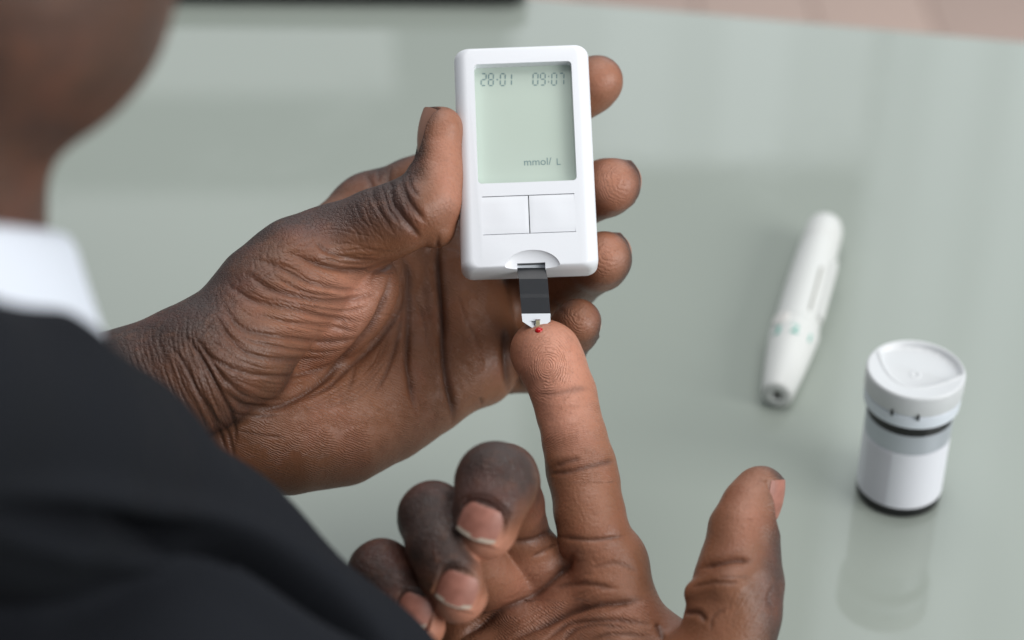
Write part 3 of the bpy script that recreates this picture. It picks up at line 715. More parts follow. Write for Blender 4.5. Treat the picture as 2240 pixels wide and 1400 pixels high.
    def digit(ch, px, py0, py1, pw, bm):
        W = pw; H = (py1 - py0) / 2
        def bar(x0, y0, x1, y1, w=2.7):
            ln = math.hypot(x1 - x0, y1 - y0); ux, uy = (x1 - x0) / ln, (y1 - y0) / ln; x0 += ux * 1.2; y0 += uy * 1.2; x1 -= ux * 1.2; y1 -= uy * 1.2
            h = w / 2; nx, ny = -uy * h, ux * h
            q = [(x0, y0), (x0 + ux * h + nx, y0 + uy * h + ny), (x1 - ux * h + nx, y1 - uy * h + ny), (x1, y1), (x1 - ux * h - nx, y1 - uy * h - ny), (x0 + ux * h - nx, y0 + uy * h - ny)]
            q = [muv(*p) for p in q]; ar = sum(q[i][0] * q[(i + 1) % 6][1] - q[(i + 1) % 6][0] * q[i][1] for i in range(6))
            if ar < 0: q = q[::-1]
            bot = [bm.verts.new((x, y, zt)) for x, y in q]; top = [bm.verts.new((x, y, zt + .00003)) for x, y in q]; bm.faces.new(top)
            for i in range(6): bm.faces.new((bot[i], bot[(i + 1) % 6], top[(i + 1) % 6], top[i]))
        sl = 0.01
        X = lambda x, y: px + x + (py1 - y) * .03
        g = {'a': ((0, py0), (W, py0)), 'b': ((W, py0), (W, py0 + H)), 'c': ((W, py0 + H), (W, py1)), 'd': ((0, py1), (W, py1)), 'e': ((0, py0 + H), (0, py1)), 'f': ((0, py0), (0, py0 + H)), 'g': ((0, py0 + H), (W, py0 + H))}
        if ch == '-': bar(px + 1, py0 + H, px + 8, py0 + H, 4); return
        if ch == ':': bar(px, py0 + 7, px + 5.4, py0 + 7, 4); bar(px - .3, py1 - 7, px + 5.1, py1 - 7, 4); return
        for s_ in segs[ch]:
            (x0, y0), (x1, y1) = g[s_]; bar(X(x0, y0), y0, X(x1, y1), y1)
    for txt in ((('2', 1052), ('8', 1068), ('-', 1083), ('0', 1094), ('1', 1108)), (('0', 1166), ('9', 1182), (':', 1198), ('0', 1207), ('7', 1223))):
        bm = bmesh.new()
        for ch, px in txt: digit(ch, px, 153 if px < 1150 else 152, 179 if px < 1150 else 178, 10.5, bm)
        me = bpy.data.meshes.new('display_digits'); bm.to_mesh(me); bm.free(); link('display_digits', me, ink, sc, False)
    for txt, px, py, sz in (('mmol/', 1176, 347, .0030), ('L', 1222, 347, .0028)):
        t = textmesh(txt, sz, .00001); o = link('unit_text', t, ink, sc, False); q = muv(px, py); o.location = (q[0], q[1], zt + .00002)
    # buttons
    link('keypad_shade', boxmesh('keypad_shade', kx0 + .00002, kx1 - .00002, ky0 + .00002, ky1 - .00002, -.0012, -.0006), plastic('gap_shade', srgb(70, 72, 80), .7), root, False)  # dark backing below the buttons puts the groove shade into the colour
    kxm = muv(1157.5, 468)[0]; g = .00014
    for x0, x1 in ((kx0, kxm - g), (kxm + g, kx1)):
        nx, ny = 22, 14; bm = bmesh.new(); y0, y1 = ky0 + .00022, ky1 - .00022; gr = []
        for j in range(ny + 1):
            row = []
            for i in range(nx + 1):
                u, v = i / nx, j / ny; x = x0 + (x1 - x0) * u; y = y0 + (y1 - y0) * v
                e = min(1, min(v, 1 - v) * 9); e2 = min(1, ((1 - u) if x1 < kx1 - .001 else u) * 14)
                dome = .00022 * math.exp(-(((u - .5) * 3.4) ** 2 + ((v - .52) * 2.6) ** 2))
                row.append(bm.verts.new((x, y, -.00012 + .0001 * min(e, e2) + dome)))
            gr.append(row)
        for j in range(ny):
            for i in range(nx): bm.faces.new((gr[j][i], gr[j][i + 1], gr[j + 1][i + 1], gr[j + 1][i]))
        edge = gr[0] + [r[-1] for r in gr[1:]] + gr[-1][-2::-1] + [r[0] for r in gr[-2:0:-1]]
        low = [bm.verts.new((v.co.x, v.co.y, -.0008)) for v in edge]; k = len(edge)
        for i in range(k): bm.faces.new((low[i], low[(i + 1) % k], edge[(i + 1) % k], edge[i]))
        me = bpy.data.meshes.new('button'); bm.to_mesh(me); bm.free(); link('button', me, WHITE, root); sharp(me, 40)
    return slx, sty
SLX, STY = meter()

def strip():
    root = empty('test_strip', tuple(world(P(1168, 640, 542)))); tag(root, 'black test strip with a pointed white tip, pushed into the meter slot', 'test strip')
    inv = np.array(root.location)
    sA = MROT @ (mc + mu * SLX * 1000 + mv * (STY * 1000 + 3) + mn * -3.1) * .001 + MT
    sB = MROT @ (mc + mu * SLX * 1000 + mv * (STY * 1000 - 1.0) + mn * -3.0) * .001 + MT
    sB2 = MROT @ (mc + mu * SLX * 1000 + mv * (STY * 1000 - .55) + mn * -3.05) * .001 + MT
    path = [sA, sB2, sB, world(P(1166.5, 610, 541.7)), world(P(1169, 643, 540.75)), world(P(1169.6, 651, 540.45)), world(P(1172.5, 686, 539.5)), world(P(1173.5, 703, 539.2)), world(P(1174.5, 718, 538.9))]
    ax = MROT @ U(1, .01, .0); hw = .0039
    def ribbon(name, pts, wds, mat, off=0.0, thick=.0004, bev=False):
        bm = bmesh.new(); rows = []
        for i, (p, w_) in enumerate(zip(pts, wds)):
            d = pts[min(i + 1, len(pts) - 1)] - pts[max(i - 1, 0)]; nn = np.cross(ax, -d); nn /= np.linalg.norm(nn)
            if (MROT.T @ nn)[2] < 0: nn = -nn
            rows.append([bm.verts.new(p + ax * s_ * w_ + nn * (off + z) - inv) for s_, z in ((-1, -thick), (1, -thick), (1, 0), (-1, 0))])
        for a, b in zip(rows, rows[1:]):
            for i in range(4): bm.faces.new((a[i], a[(i + 1) % 4], b[(i + 1) % 4], b[i]))
        bm.faces.new(rows[0]); bm.faces.new(rows[-1][::-1]); bmesh.ops.recalc_face_normals(bm, faces=bm.faces)
        me = bpy.data.meshes.new(name); bm.to_mesh(me); bm.free(); return link(name, me, mat, root, False)
    filmm = plastic('black_strip_film', srgb(36, 38, 42), .38, .05); wm = plastic('white_strip', srgb(228, 234, 240), .4, .01)
    ribbon('carrier', path[:3], [hw] * 3, wm, -.0001)
    ribbon('film', path[2:7], [hw] * 5, filmm, 0)
    ribbon('tip', path[6:], [hw, hw * .97, .0011], wm, 0)
    pt = lambda x, y: world(P(x, y, 538.72 + (718 - y) * .0185)) - inv
    gold = plastic('tan_electrode', srgb(160, 154, 124), .4); dk_ = plastic('dark_print', srgb(40, 42, 46), .5)
    def plate(name, rects, mat):
        bm = bmesh.new(); up = MROT @ np.array([0, 0, .00005])
        for x0, y0, x1, y1 in rects:
            q = [pt(x0, y1), pt(x1, y1), pt(x1, y0), pt(x0, y0)]; b = [bm.verts.new(p - up * 4) for p in q]; t = [bm.verts.new(p + up * 4.2) for p in q]; bm.faces.new(t)
            for i in range(4): bm.faces.new((b[i], b[(i + 1) % 4], t[(i + 1) % 4], t[i]))
        me = bpy.data.meshes.new(name); bm.to_mesh(me); bm.free(); link(name, me, mat, root, False)
    plate('electrode', [(1172.5, 701, 1181, 716.5)], gold); plate('window_mark', [(1171, 698.5, 1182, 700.3)], plastic('brown_print', srgb(120, 100, 98), .5))
    plate('contact_mark', [(1163, 702, 1171, 703.4), (1168, 704, 1170.8, 705), (1168, 706, 1170.8, 707), (1168, 708, 1170.8, 709), (1168, 710, 1170.8, 711), (1173.4, 705, 1180, 706), (1173.4, 707.5, 1180, 708.5), (1173.4, 710, 1180, 711)], dk_)
strip()

# ------------------------------------------------------------------ vial
def vial():
    b = on_plane(1964, 1073); dep = proj(b)[2]
    s = dep / FPX * .001                        # metres per photo pixel at the base
    rb = 92.0 * s; root = empty('strip_vial', tuple(b)); 
    tag(root, 'white capped vial with plain label and black base standing on the glass', 'vial')
    hs = np.linspace(.03, .07, 400); H = hs[np.argmin([abs(proj(b + np.array([0, 0, h_]))[1] - 806) for h_ in hs])]
    k = H / 50.0; rc = 108 * proj(b + np.array([0, 0, H]))[2] / FPX * .001
    z = lambda v: v * k
    print('vial', H, rb, rc)
    bd = link('vial_body', lathe('vial_body', [(rb * .93, 0), (rb * .985, z(.5)), (rb * .99, z(2)), (rb * .985, z(37.8)), (rb * .97, z(39.5))], 96), BLACK, root); sharp(bd.data)
    lw = NT('paper_label'); co = lw.coords(); lw.set(Base_Color=lw.mix(lw.noise(co, 50, 3), srgb(228, 230, 238), srgb(232, 234, 240)), Roughness=.45)
    lb = lathe('label', [(rb * .986, z(3.9)), (rb * 1.0, z(4.0)), (rb * 1.0, z(26.0)), (rb * .986, z(26.1))], 96, False, False); link('label', lb, lw.m, root); sharp(lb)
    # overlapping label end; its darker paper puts the overlap shading into the colour
    V = []; F = []
    for i in range(9):
        a = R(200 + i * 5.2)
        for j, (r_, zz) in enumerate(((rb * 1.001, z(4.02)), (rb * 1.012, z(4.2)), (rb * 1.012, z(25.8)), (rb * 1.001, z(25.95)))): V.append((r_ * math.cos(a), r_ * math.sin(a), zz))
    for i in range(8):
        for j in range(3): F.append((i * 4 + j, (i + 1) * 4 + j, (i + 1) * 4 + j + 1, i * 4 + j + 1))
    me = bpy.data.meshes.new('label_overlap'); me.from_pydata(V, [], F); me.update(); l2 = plastic('shaded_label_paper', srgb(214, 214, 222), .5); link('label_overlap', me, l2, root); sharp(me)
    sv = NT('silver_foil_band'); co = sv.coords(); sv.set(Base_Color=srgb(188, 194, 202), Metallic=.35, Roughness=.32)
    bn = lathe('silver_band', [(rb * .986, z(26.2)), (rb * .998, z(26.3)), (rb * .998, z(33.4)), (rb * .986, z(33.5))], 96, False, False); link('silver_band', bn, sv.m, root); sharp(bn)
    rg = lathe('cap_ring', [(rb * .9, z(37.6)), (rc * .955, z(37.6)), (rc * .975, z(37.9)), (rc * .985, z(40)), (rc * .985, z(42.0)), (rc * .95, z(42.5)), (rb * .8, z(42.5))], 96); link('cap_ring', rg, plastic('cool_white_plastic', srgb(222, 229, 238), .3, .02), root); sharp(rg)
    # cap: sculpted top as polar grid
    NR, NA = 60, 128; V = []; F = []
    side_ = [(rc * .96, z(42.55)), (rc * .992, z(42.8)), (rc * 1.0, z(43.6)), (rc * 1.0, z(48.9)), (rc * .992, z(49.5)), (rc * .972, z(49.9))]
    for r_, zz in side_:
        for i in range(NA):
            a = 2 * math.pi * i / NA; V.append((r_ * math.cos(a), r_ * math.sin(a), zz))
    ang = R(62); cu_, su_ = math.cos(ang), math.sin(ang)
    def hgt(x, y):
        x, y = x / rc, y / rc; rr = math.hypot(x, y); a = x * cu_ + y * su_; bb = -x * su_ + y * cu_
        inside = a - (1.05 * bb * bb - .56)
        w_ = 1 / (1 + math.exp(-inside / .028)); dsh = 1 / (1 + math.exp((rr - .90) / .02))
        h_ = -w_ * dsh * (.9 + .9 * max(0, -a + .15)) - .35 * (1 - w_) * max(0, .95 - rr) * 1.6
        h_ += .12 * math.exp(-((rr - .08) / .03) ** 2) - .06 * math.exp(-(rr / .05) ** 2)
        h_ += .42 * math.exp(-((inside + .02) / .055) ** 2) * dsh
        for q in range(7):
            t = R(22 + q * 14); h_ += .09 * math.exp(-((x - .83 * math.cos(t)) ** 2 + (y - .83 * math.sin(t)) ** 2) / .0009)
        return z(50) + h_ * .0024
    for k_ in range(1, NR):
        r_ = rc * .972 * (1 - k_ / NR)
        for i in range(NA):
            a = 2 * math.pi * i / NA; x, y = r_ * math.cos(a), r_ * math.sin(a); V.append((x, y, hgt(x, y)))
    rows = len(side_) + NR - 1
    for k_ in range(rows - 1):
        for i in range(NA):
            j = (i + 1) % NA; F.append((k_ * NA + i, k_ * NA + j, (k_ + 1) * NA + j, (k_ + 1) * NA + i))
    V.append((0, 0, hgt(0, 0))); c0 = len(V) - 1
    for i in range(NA): F.append(((rows - 1) * NA + i, (rows - 1) * NA + (i + 1) % NA, c0))
    me = bpy.data.meshes.new('cap'); me.from_pydata(V, [], F); me.update(); cp = link('cap', me, WHITE2, root); sharp(me, 50)
    for px in (1952, 2009):                      # hinge slots
        best = min(range(-1600, -200), key=lambda a: abs(proj(b + np.array([rc * math.cos(a / 10 * math.pi / 180), rc * math.sin(a / 10 * math.pi / 180), z(43)]))[0] - px) if math.sin(a / 10 * math.pi / 180) < 0 else 1e9)
        a = best / 10 * math.pi / 180
        o = link('hinge_slot', boxmesh('hinge_slot', -.0005, .0004, -.00035, .00035, z(41.6), z(43.9), .0001), BLACK, cp, False); o.location = (rc * math.cos(a), rc * math.sin(a), 0); o.rotation_euler = (0, 0, a)
    o = bpy.data.meshes.new('tab')
vial()

# ------------------------------------------------------------------ lancing pen
def pen():
    a = on_plane(1699, 866, .0058); b = on_plane(1806, 492, .0082); ax = b - a; L = np.linalg.norm(ax); ax /= L
    zz = np.array([0, 0, 1.0]); side = np.cross(ax, zz); side /= np.linalg.norm(side); up = np.cross(side, ax)
    print('pen', L)
    root = empty('lancing_pen', (0, 0, 0)); root.matrix_world = mat4(a, side, up, ax)
    tag(root, 'white lancing pen lying on the glass beyond the vial, dark hole in its nose', 'lancing pen')
    pw = plastic('warm_white_plastic', srgb(208, 210, 207), .42, .02)
    f = L * 1000 / 118.0
    def ell(name, prof, sg=48, mat=pw, par=root, squish=1.0, caps=(True, True)):
        me = lathe(name, [(r_ * .001, z_ * .001 * f) for r_, z_ in prof], sg, *caps); 
        if squish != 1.0:
            for v in me.vertices: v.co.y *= squish
        o = link(name, me, mat, par); sharp(me, 40); return o
    ns = ell('nose', [(1.7, 3.0), (1.7, .2), (2.0, 0), (4.6, 0), (5.2, .5), (5.6, 1.8), (6.5, 10), (7.3, 18), (8.0, 26), (8.5, 33), (8.9, 38), (8.95, 40.0), (8.7, 40.7), (7.4, 40.8)], caps=(True, False))
    ell('needle_hole', [(1.65, 2.9), (.0001, 2.85)], 24, plastic('brown_recess', srgb(60, 50, 26), .6), ns, caps=(False, False))
    ell('barrel', [(7.3, 40.5), (7.6, 41.6), (8.2, 42.2), (8.3, 60), (8.1, 80), (7.8, 92), (7.5, 99), (7.4, 100)], caps=(False, False))
    ell('plunger_cap', [(7.2, 99.9), (7.45, 100.3), (7.4, 106), (7.1, 114), (6.3, 117), (4.3, 118.6), (1.5, 119)])
    # trigger ridge on the right-hand side
    pts = [(-.0016, 0), (.0016, 0), (.0016, .036 * f), (.0009, .040 * f), (-.0009, .040 * f), (-.0016, .036 * f)]
    me = prism('clip', pts, 0, .0028, .0006, 2); o = link('clip', me, pw, root); sharp(me)
    th = R(28); o.matrix_local = mat4((.0071 * math.cos(th), .0071 * math.sin(th), .046 * f), (-math.sin(th), math.cos(th), 0), (0, 0, 1), (math.cos(th), math.sin(th), 0))
    th = R(62); me = boxmesh('slot', -.0004, .0004, 0, .030 * f, 0, .0004); o = link('slot', me, plastic('grey_slot', srgb(140, 140, 132), .6), root, False)
    o.matrix_local = mat4((.00805 * math.cos(th), .00805 * math.sin(th), .046 * f), (-math.sin(th), math.cos(th), 0), (0, 0, 1), (math.cos(th), math.sin(th), 0))
    th = R(128); me = lathe('release_button', [(.0036, 0), (.0036, .0007), (.0030, .0011)], 32); o = link('release_button', me, plastic('warm_grey_plastic', srgb(214, 212, 208), .4), root); sharp(me)
    o.matrix_local = mat4((.0081 * math.cos(th), .0081 * math.sin(th), .0385 * f), (0, 0, 1), (-math.sin(th), math.cos(th), 0), (math.cos(th), math.sin(th), 0))
    teal = NT('teal_print'); teal.set(Base_Color=srgb(36, 165, 148), Roughness=.5); teal = teal.m
    for txt, thd, zq in (('3', 128, 31.0), ('2', 84, 31.0), ('1', 40, 31.0)):
        th = R(thd); me = textmesh(txt, .0068, .00012); o = link('dial_digit', me, teal, ns, False); rr = .0084
        o.matrix_local = mat4((rr * math.cos(th), rr * math.sin(th), zq * .001 * f), (math.sin(th), -math.cos(th), 0) if False else (-math.sin(th) * -1, math.cos(th) * -1, 0), (0, 0, 1), (math.cos(th), math.sin(th), 0))
pen()

# ------------------------------------------------------------------ black device at the far side
def device():
    a = on_plane(1152, 2, .004); b = on_plane(300, -5, .004); t = b - a; L = np.linalg.norm(t); t /= L
    n = np.array([t[1], -t[0], 0.0]); n = n if n[1] > 0 else -n
    root = empty('laptop', (a[0], a[1], 0)); tag(root, 'black laptop standing at the far side of the table, only its front edge in view', 'laptop')
    M = mat4((0, 0, 0), t, n, (0, 0, 1)) if np.cross(t, n)[2] > 0 else mat4((0, 0, 0), -t, n, (0, 0, 1)); sg = 1 if np.cross(t, n)[2] > 0 else -1
    hx = .19; pts = [(x + hx * sg, y + .13) for x, y in rrect(hx, .13, .008, 6)]
    me = prism('base', pts, .004, .008, .001, 2); o = link('base', me, BLACKDEV, root); o.matrix_local = M; sharp(me)
    me = prism('lid', pts, .0085, .0115, .001, 2); o = link('lid', me, BLACKDEV, root); o.matrix_local = M; sharp(me)
    for px in (515, 640, 770, 1120):
        q = on_plane(px, 12, .0); r = q - a; u = (r @ t) * sg
        me = lathe('rubber_foot', [(.006, 0), (.0065, .0005), (.0065, .004)], 24); o = link('rubber_foot', me, BLACKDEV, root); o.location = M @ Vector((u, .012, .0002)); sharp(me)
device()
# ------------------------------------------------------------------ person
def march(prims, px, py, d0=400.0, d1=640.0):
    dirv = P(px, py, 1.0); ts = np.arange(d0, d1, .25); pts = dirv[None] * ts[:, None]
    dd = np.min([p.d(pts) for p in prims], 0); i = np.argmax(dd < 0) if (dd < 0).any() else np.argmin(dd); return pts[i]
# extra depth of the thumbs (broader than thick)
LH += seg([(912, 456, 556, 60), (945, 400, 557, 54), (960, 340, 558, 47), (965, 286, 558, 43)], 'thumb', 3, (1.0, -0.15, 0.75, -.05))
RH += seg([(1620, 1230, 518, 72), (1630, 1155, 519, 66), (1662, 1080, 521, 46)], 'thumb', 3, (-.8, .1, .75, .05))
def grad(prims, c, e=.6):
    f = lambda q: np.min([p.d(np.array([q]))[0] for p in prims]); return U(*[f(c + e * d) - f(c - e * d) for d in np.eye(3)])
def mk(prims, px, py, t, n, L, W, curve, mixn=.5, sink=0.0, **k):
    c = march(prims, px, py); g = grad(prims, c, 1.5); n = U(*(U(*n) * mixn + g * (1 - mixn))); print('nail n', np.round(n, 2), np.round(c, 1))
    return Nail(c - n * sink, t, n, L, W, curve, **k)
NAILS_L = [Nail(P(962, 294, 555) + U(-.90, .05, .44) * 5.9, (.10, 1, .0), (-.90, .05, .44), 14.5, 9.6, 6.5, free=.0, lift=.3, col=.75),
           Nail(P(1336, 404, 568) + U(.92, .1, -.35) * 7.7, (.36, .1, .92), (.92, .05, -.35), 11, 10.5, 6.8, free=.0, col=.7),
           Nail(P(1316, 568, 567) + U(.92, .2, -.35) * 7.5, (.36, .25, .9), (.92, .1, -.35), 11, 10, 6.8, free=.0, col=.7),
           Nail(P(1256, 716, 562) + U(.88, .35, -.2) * 6.7, (.25, .3, .92), (.9, .35, -.2), 11, 9.0, 6.2, free=.12, col=.3)]
NAILS_R = [mk(RH, 1052, 1140, (-.36, -.90, .0), (-.06, .10, 1), 9.4, 10.5, 7.0, mixn=.8, sink=-.7, free=.07),
           mk(RH, 1002, 1287, (-.32, -.90, .0), (-.06, .12, 1), 9.2, 9.7, 6.4, mixn=.8, sink=-.3, free=.06),
           mk(RH, 907, 1332, (-.32, -.90, .0), (-.05, .15, 1), 8.4, 8.4, 5.6, mixn=.8, free=.10),
           Nail(P(1655, 1092, 517) + U(.93, -.12, .30) * 6.6, (.24, 1, .0), (.90, -.2, .38), 12.0, 11.6, 7.0, free=.0)]
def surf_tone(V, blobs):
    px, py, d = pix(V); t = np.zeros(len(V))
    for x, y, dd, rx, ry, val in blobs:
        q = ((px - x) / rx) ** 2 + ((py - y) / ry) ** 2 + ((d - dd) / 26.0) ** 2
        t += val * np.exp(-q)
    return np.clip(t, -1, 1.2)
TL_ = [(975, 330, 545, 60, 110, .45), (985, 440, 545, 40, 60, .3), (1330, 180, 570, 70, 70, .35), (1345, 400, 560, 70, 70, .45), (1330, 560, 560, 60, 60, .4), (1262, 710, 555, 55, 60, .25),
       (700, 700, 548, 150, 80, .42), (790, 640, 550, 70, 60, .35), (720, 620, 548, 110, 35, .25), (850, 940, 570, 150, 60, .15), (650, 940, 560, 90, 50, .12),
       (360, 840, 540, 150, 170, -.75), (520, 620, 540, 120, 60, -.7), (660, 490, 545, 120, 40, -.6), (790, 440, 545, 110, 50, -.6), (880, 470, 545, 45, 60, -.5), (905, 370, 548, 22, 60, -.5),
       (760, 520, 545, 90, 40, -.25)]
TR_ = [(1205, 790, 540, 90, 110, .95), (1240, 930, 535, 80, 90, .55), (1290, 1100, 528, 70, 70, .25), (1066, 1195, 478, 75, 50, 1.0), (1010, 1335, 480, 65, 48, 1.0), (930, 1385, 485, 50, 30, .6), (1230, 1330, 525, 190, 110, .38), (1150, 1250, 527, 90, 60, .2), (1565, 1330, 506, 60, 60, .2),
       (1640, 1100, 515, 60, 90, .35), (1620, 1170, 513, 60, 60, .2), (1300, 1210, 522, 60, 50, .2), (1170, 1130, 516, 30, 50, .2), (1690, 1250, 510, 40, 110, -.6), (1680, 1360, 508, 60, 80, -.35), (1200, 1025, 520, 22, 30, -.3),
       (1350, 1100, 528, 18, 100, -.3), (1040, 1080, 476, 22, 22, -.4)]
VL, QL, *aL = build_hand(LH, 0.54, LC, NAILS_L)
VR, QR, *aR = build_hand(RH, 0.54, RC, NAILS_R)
# whorl on the offered fingertip: replace the arc coordinate round the pad centre
def whorl(V, arc, px0, py0, r, sx=1.0, sy=1.35):
    px, py, d = pix(V); q = np.hypot((px - px0) / sx, (py - py0) / sy); wgt = np.clip((r - q) / 30, 0, 1); return arc * (1 - wgt) + (q / 8.0) * wgt
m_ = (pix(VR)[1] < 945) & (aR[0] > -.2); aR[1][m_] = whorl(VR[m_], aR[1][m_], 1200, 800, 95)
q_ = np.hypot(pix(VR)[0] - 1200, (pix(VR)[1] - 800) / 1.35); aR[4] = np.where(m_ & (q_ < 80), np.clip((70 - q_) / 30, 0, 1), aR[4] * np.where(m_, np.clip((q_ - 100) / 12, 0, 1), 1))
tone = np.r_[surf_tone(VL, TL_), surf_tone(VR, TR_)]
print('hands', len(VL), len(VR), time.time() - T0)
# head, neck, trunk and upper arms (camera axes, coarse)
HD = []
HD += seg([(-40, -70, 330, 430), (-700, -500, 330, 800)], 'palm', 12, (0, 0, 1, 0))            # chin and jaw
HD.append(Ball(P(-900, -1000, 345), np.stack([U(1, 0, 0), U(0, 1, 0), U(0, 0, 1)], 1), (82, 92, 95), 'palm', 12, (0, 0, 1, 0)))
HD += seg([(0, -420, 345, 160), (140, -560, 345, 130), (120, -760, 350, 90)], 'palm', 8, (0, 0, 1, 0))      # lips and nose
HD += seg([(-737, 0, 340, 792), (-737, 500, 340, 792), (-900, 1300, 350, 850)], 'palm', 14, (0, 0, 1, 0))  # neck
HD += seg([(-900, 1300, 360, 900), (-300, 1900, 400, 420), (300, 2100, 400, 380)], 'palm', 20, (0, 0, 1, 0))
HD += seg([(300, 2100, 400, 380), (900, 2350, 440, 320), (1290, 2300, 480, 235), (1330, 1800, 511, 180)], 'palm', 10, (0, 0, 1, 0))
HD += seg([(-900, 1300, 400, 700), (-1400, 1500, 520, 380), (-800, 1400, 570, 260), (-260, 1190, 560, 185), (60, 1040, 550, 215)], 'palm', 10, (0, 0, 1, 0))
Fg, lo, hh = field_grid(HD, 3.6, pad=4, M=24); VH, QH = surface_nets(Fg, lo, hh); VH = laplace(VH, QH, 4, .5); VH, QH = subdivide(VH, QH)
nL, nR, nH = len(VL), len(VR), len(VH)
VB = np.vstack([VL, VR, VH]); QB = np.concatenate([QL[0], QR[0] + nL, QH + nL + nR]); NG = [g for g in QL[1]] + [g + nL for g in QR[1]]
person = empty('person', (-.12, .22, 0)); off = np.array(person.location)
tag(person, 'person in a dark suit jacket and white collar testing a fingertip with a meter', 'person')
me, used = mesh_ragged('body', world(VB) - off, QB, NG)
for i, nme in enumerate(('side', 'arc', 'dark', 'bed', 'ridm')): attr(me, nme, np.r_[aL[i], aR[i], np.full(nH, -.05 if nme == 'side' else 0.0)][used])
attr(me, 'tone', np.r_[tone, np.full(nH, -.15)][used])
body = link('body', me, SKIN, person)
def nail_mesh(nl, par):
    nu, nv = 14, 14; V = []; F = []; fr = []; ac = []
    for i in range(nu + 1):
        u = -1 + 2 * i / nu
        hw = math.sqrt(max(0, 1 - abs(u) ** 2.3)) if u < 0 else 1.0 - .05 * u * u
        hw = max(hw, .2)
        for j in range(nv + 1):
            v = (-1 + 2 * j / nv) * hw; y = v * nl.W / 2 * .97
            uu = u * nl.L / 2 - (.9 * v * v if u > 0 else 0) * max(u, 0)
            z_ = nl.z(y, uu) - nl.dive(u)
            V.append(nl.c + nl.t * uu + nl.s * y + nl.n * z_); fr.append(1.0 if nl.free > 0 and u > 1 - 2 * nl.free - .08 * v * v else 0.0); ac.append(v)
    for i in range(nu):
        for j in range(nv): a = i * (nv + 1) + j; F.append((a, a + 1, a + nv + 2, a + nv + 1))
    V = np.array(V); n0 = len(V); V2 = V - nl.n * .45; edge = [j for j in range(nv + 1)] + [(i + 1) * (nv + 1) + nv for i in range(nu)] + [nu * (nv + 1) + j for j in range(nv - 1, -1, -1)] + [i * (nv + 1) for i in range(nu - 1, 0, -1)]
    for a, b in zip(edge, edge[1:] + edge[:1]): F.append((a, b, b + n0, a + n0))
    F += [(q[3] + n0, q[2] + n0, q[1] + n0, q[0] + n0) for q in F[:nu * nv]]
    V = np.vstack([V, V2]); cen = world(nl.c)
    me = mesh_np('fingernail', world(V) - cen, F)
    bm = bmesh.new(); bm.from_mesh(me); bmesh.ops.recalc_face_normals(bm, faces=bm.faces); bm.to_mesh(me); bm.free()
    attr(me, 'free', fr + fr); attr(me, 'across', ac + ac); attr(me, 'tint', np.full(len(V), nl.col))
    o = link('fingernail', me, NAILM, par); o.location = cen - off; sharp(me, 50)
for nl in NAILS_L + NAILS_R: nail_mesh(nl, person)
# blood drop
bp = march(RH, 1179, 723); bm = bmesh.new(); bmesh.ops.create_uvsphere(bm, u_segments=24, v_segments=16, radius=.00105)
for v in bm.verts: v.co.z *= .8; v.co.x *= 1.05
me = bpy.data.meshes.new('blood_drop'); bm.to_mesh(me); bm.free(); bl = NT('fresh_blood'); bl.set(Base_Color=(.46, .003, .006), Roughness=.12, Specular_IOR_Level=.5)
o = link('blood_drop', me, bl.m); o.location = world(bp + np.array([0, 0, .45])); tag(o, 'tiny bright red blood drop on the raised fingertip below the strip', 'blood drop')

# shirt collar and jacket
col = NT('white_shirt_cotton'); cc = col.coords(); w1 = col.noise(cc, 500, 2)
col.set(Base_Color=srgb(216, 222, 232), Roughness=.8, Normal=col.bump(w1, .0002, .4))
def ringcloth(name, rows, mat, par, th=3.0, n=72):
    """rows: (px,py,depth,radius mm) stacked rings round the neck axis"""
    bm = bmesh.new(); R_ = []
    for px, py, d, r in rows:
        c = P(px, py, d); R_.append([bm.verts.new(world(c + np.array([math.cos(a) * r, 0, math.sin(a) * r])) - off) for a in np.linspace(0, 2 * math.pi, n, endpoint=False)])
    for a, b in zip(R_, R_[1:]):
        for i in range(n): bm.faces.new((a[i], a[(i + 1) % n], b[(i + 1) % n], b[i]))
    bmesh.ops.recalc_face_normals(bm, faces=bm.faces); me = bpy.data.meshes.new(name); bm.to_mesh(me); bm.free(); return link(name, me, mat, par)
rr = lambda x, d: (x + 670) * d / FPX
ringcloth('shirt_collar', [(-697, 640, 340, rr(120, 340)), (-697, 535, 340, rr(120, 340)), (-697, 511, 340, rr(133, 340)), (-697, 505, 340, rr(146, 340)), (-697, 512, 340, rr(160, 340)), (-697, 540, 341, rr(176, 341)), (-697, 620, 342, rr(200, 342)), (-697, 740, 344, rr(240, 344)), (-697, 850, 346, rr(262, 346))], col.m, person)
JK = []
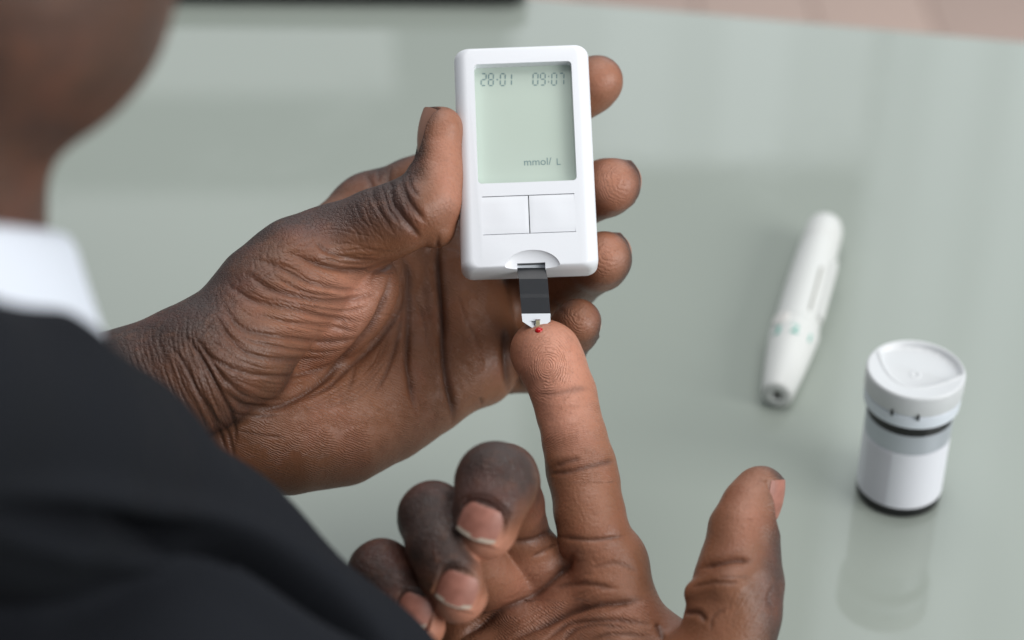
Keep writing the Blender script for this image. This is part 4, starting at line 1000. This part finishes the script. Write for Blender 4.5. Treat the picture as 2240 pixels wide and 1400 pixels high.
JK += seg([(-600, 960, 270, 330), (-250, 900, 290, 300), (-5, 955, 330, 308), (170, 1090, 395, 298), (396, 1309, 428, 300), (702, 1585, 436, 300), (900, 1900, 440, 330)], 'palm', 10)
JK += seg([(-500, 1700, 370, 520), (-60, 1590, 372, 440), (330, 1620, 378, 410), (600, 1780, 384, 400), (800, 2100, 400, 420)], 'palm', 8)
JK += seg([(900, 1900, 440, 330), (1200, 2250, 470, 330), (1310, 2080, 492, 250)], 'palm', 8)
JK += seg([(-900, 1250, 420, 700), (-500, 1700, 370, 520)], 'palm', 10)
JK += seg([(-1400, 1500, 520, 460), (-700, 1380, 565, 330), (-250, 1130, 548, 250), (30, 968, 536, 220), (130, 930, 533, 214)], 'palm', 10)
Fg, lo, hh = field_grid(JK, 2.2, pad=4, M=16); VJ, QJ = surface_nets(Fg, lo, hh); VJ = laplace(VJ, QJ, 5, .5)
VJ, QJ = subdivide(VJ, QJ); NJ = normals(VJ, QJ)
dj, _ = apply_creases(VJ, NJ, [([(-60, 1128), (150, 1140), (330, 1165), (470, 1195), (580, 1245), (700, 1330), (820, 1410)], 36, 36.0, .5, None, True)], None)
wv = sum(np.sin(VJ @ (rng.normal(size=3) * s) + rng.uniform(0, 6)) * a for s, a in ((.03, 1.0), (.05, .7), (.09, .3)))
VJ = VJ + NJ * (dj + wv * .6)[:, None]
jm = NT('charcoal_wool'); cc = jm.coords(); wvn = jm.noise(cc, 2600, 2)
tw = jm.n.new('ShaderNodeTexWave'); jm.l.new(cc, tw.inputs['Vector']); tw.inputs['Scale'].default_value = 700; tw.inputs['Distortion'].default_value = 1.5
jm.set(Base_Color=jm.mix(wvn, srgb(24, 26, 30), srgb(31, 33, 38)), Roughness=.85, Specular_IOR_Level=.08, Normal=jm.bump(jm.math('ADD', tw.outputs['Fac'], wvn), .00012, .5))
me = mesh_np('jacket', world(VJ) - off, QJ); link('jacket', me, jm.m, person)
print('total', time.time() - T0, 'faces', sum(len(o.data.polygons) for o in scene.objects if o.type == 'MESH'))
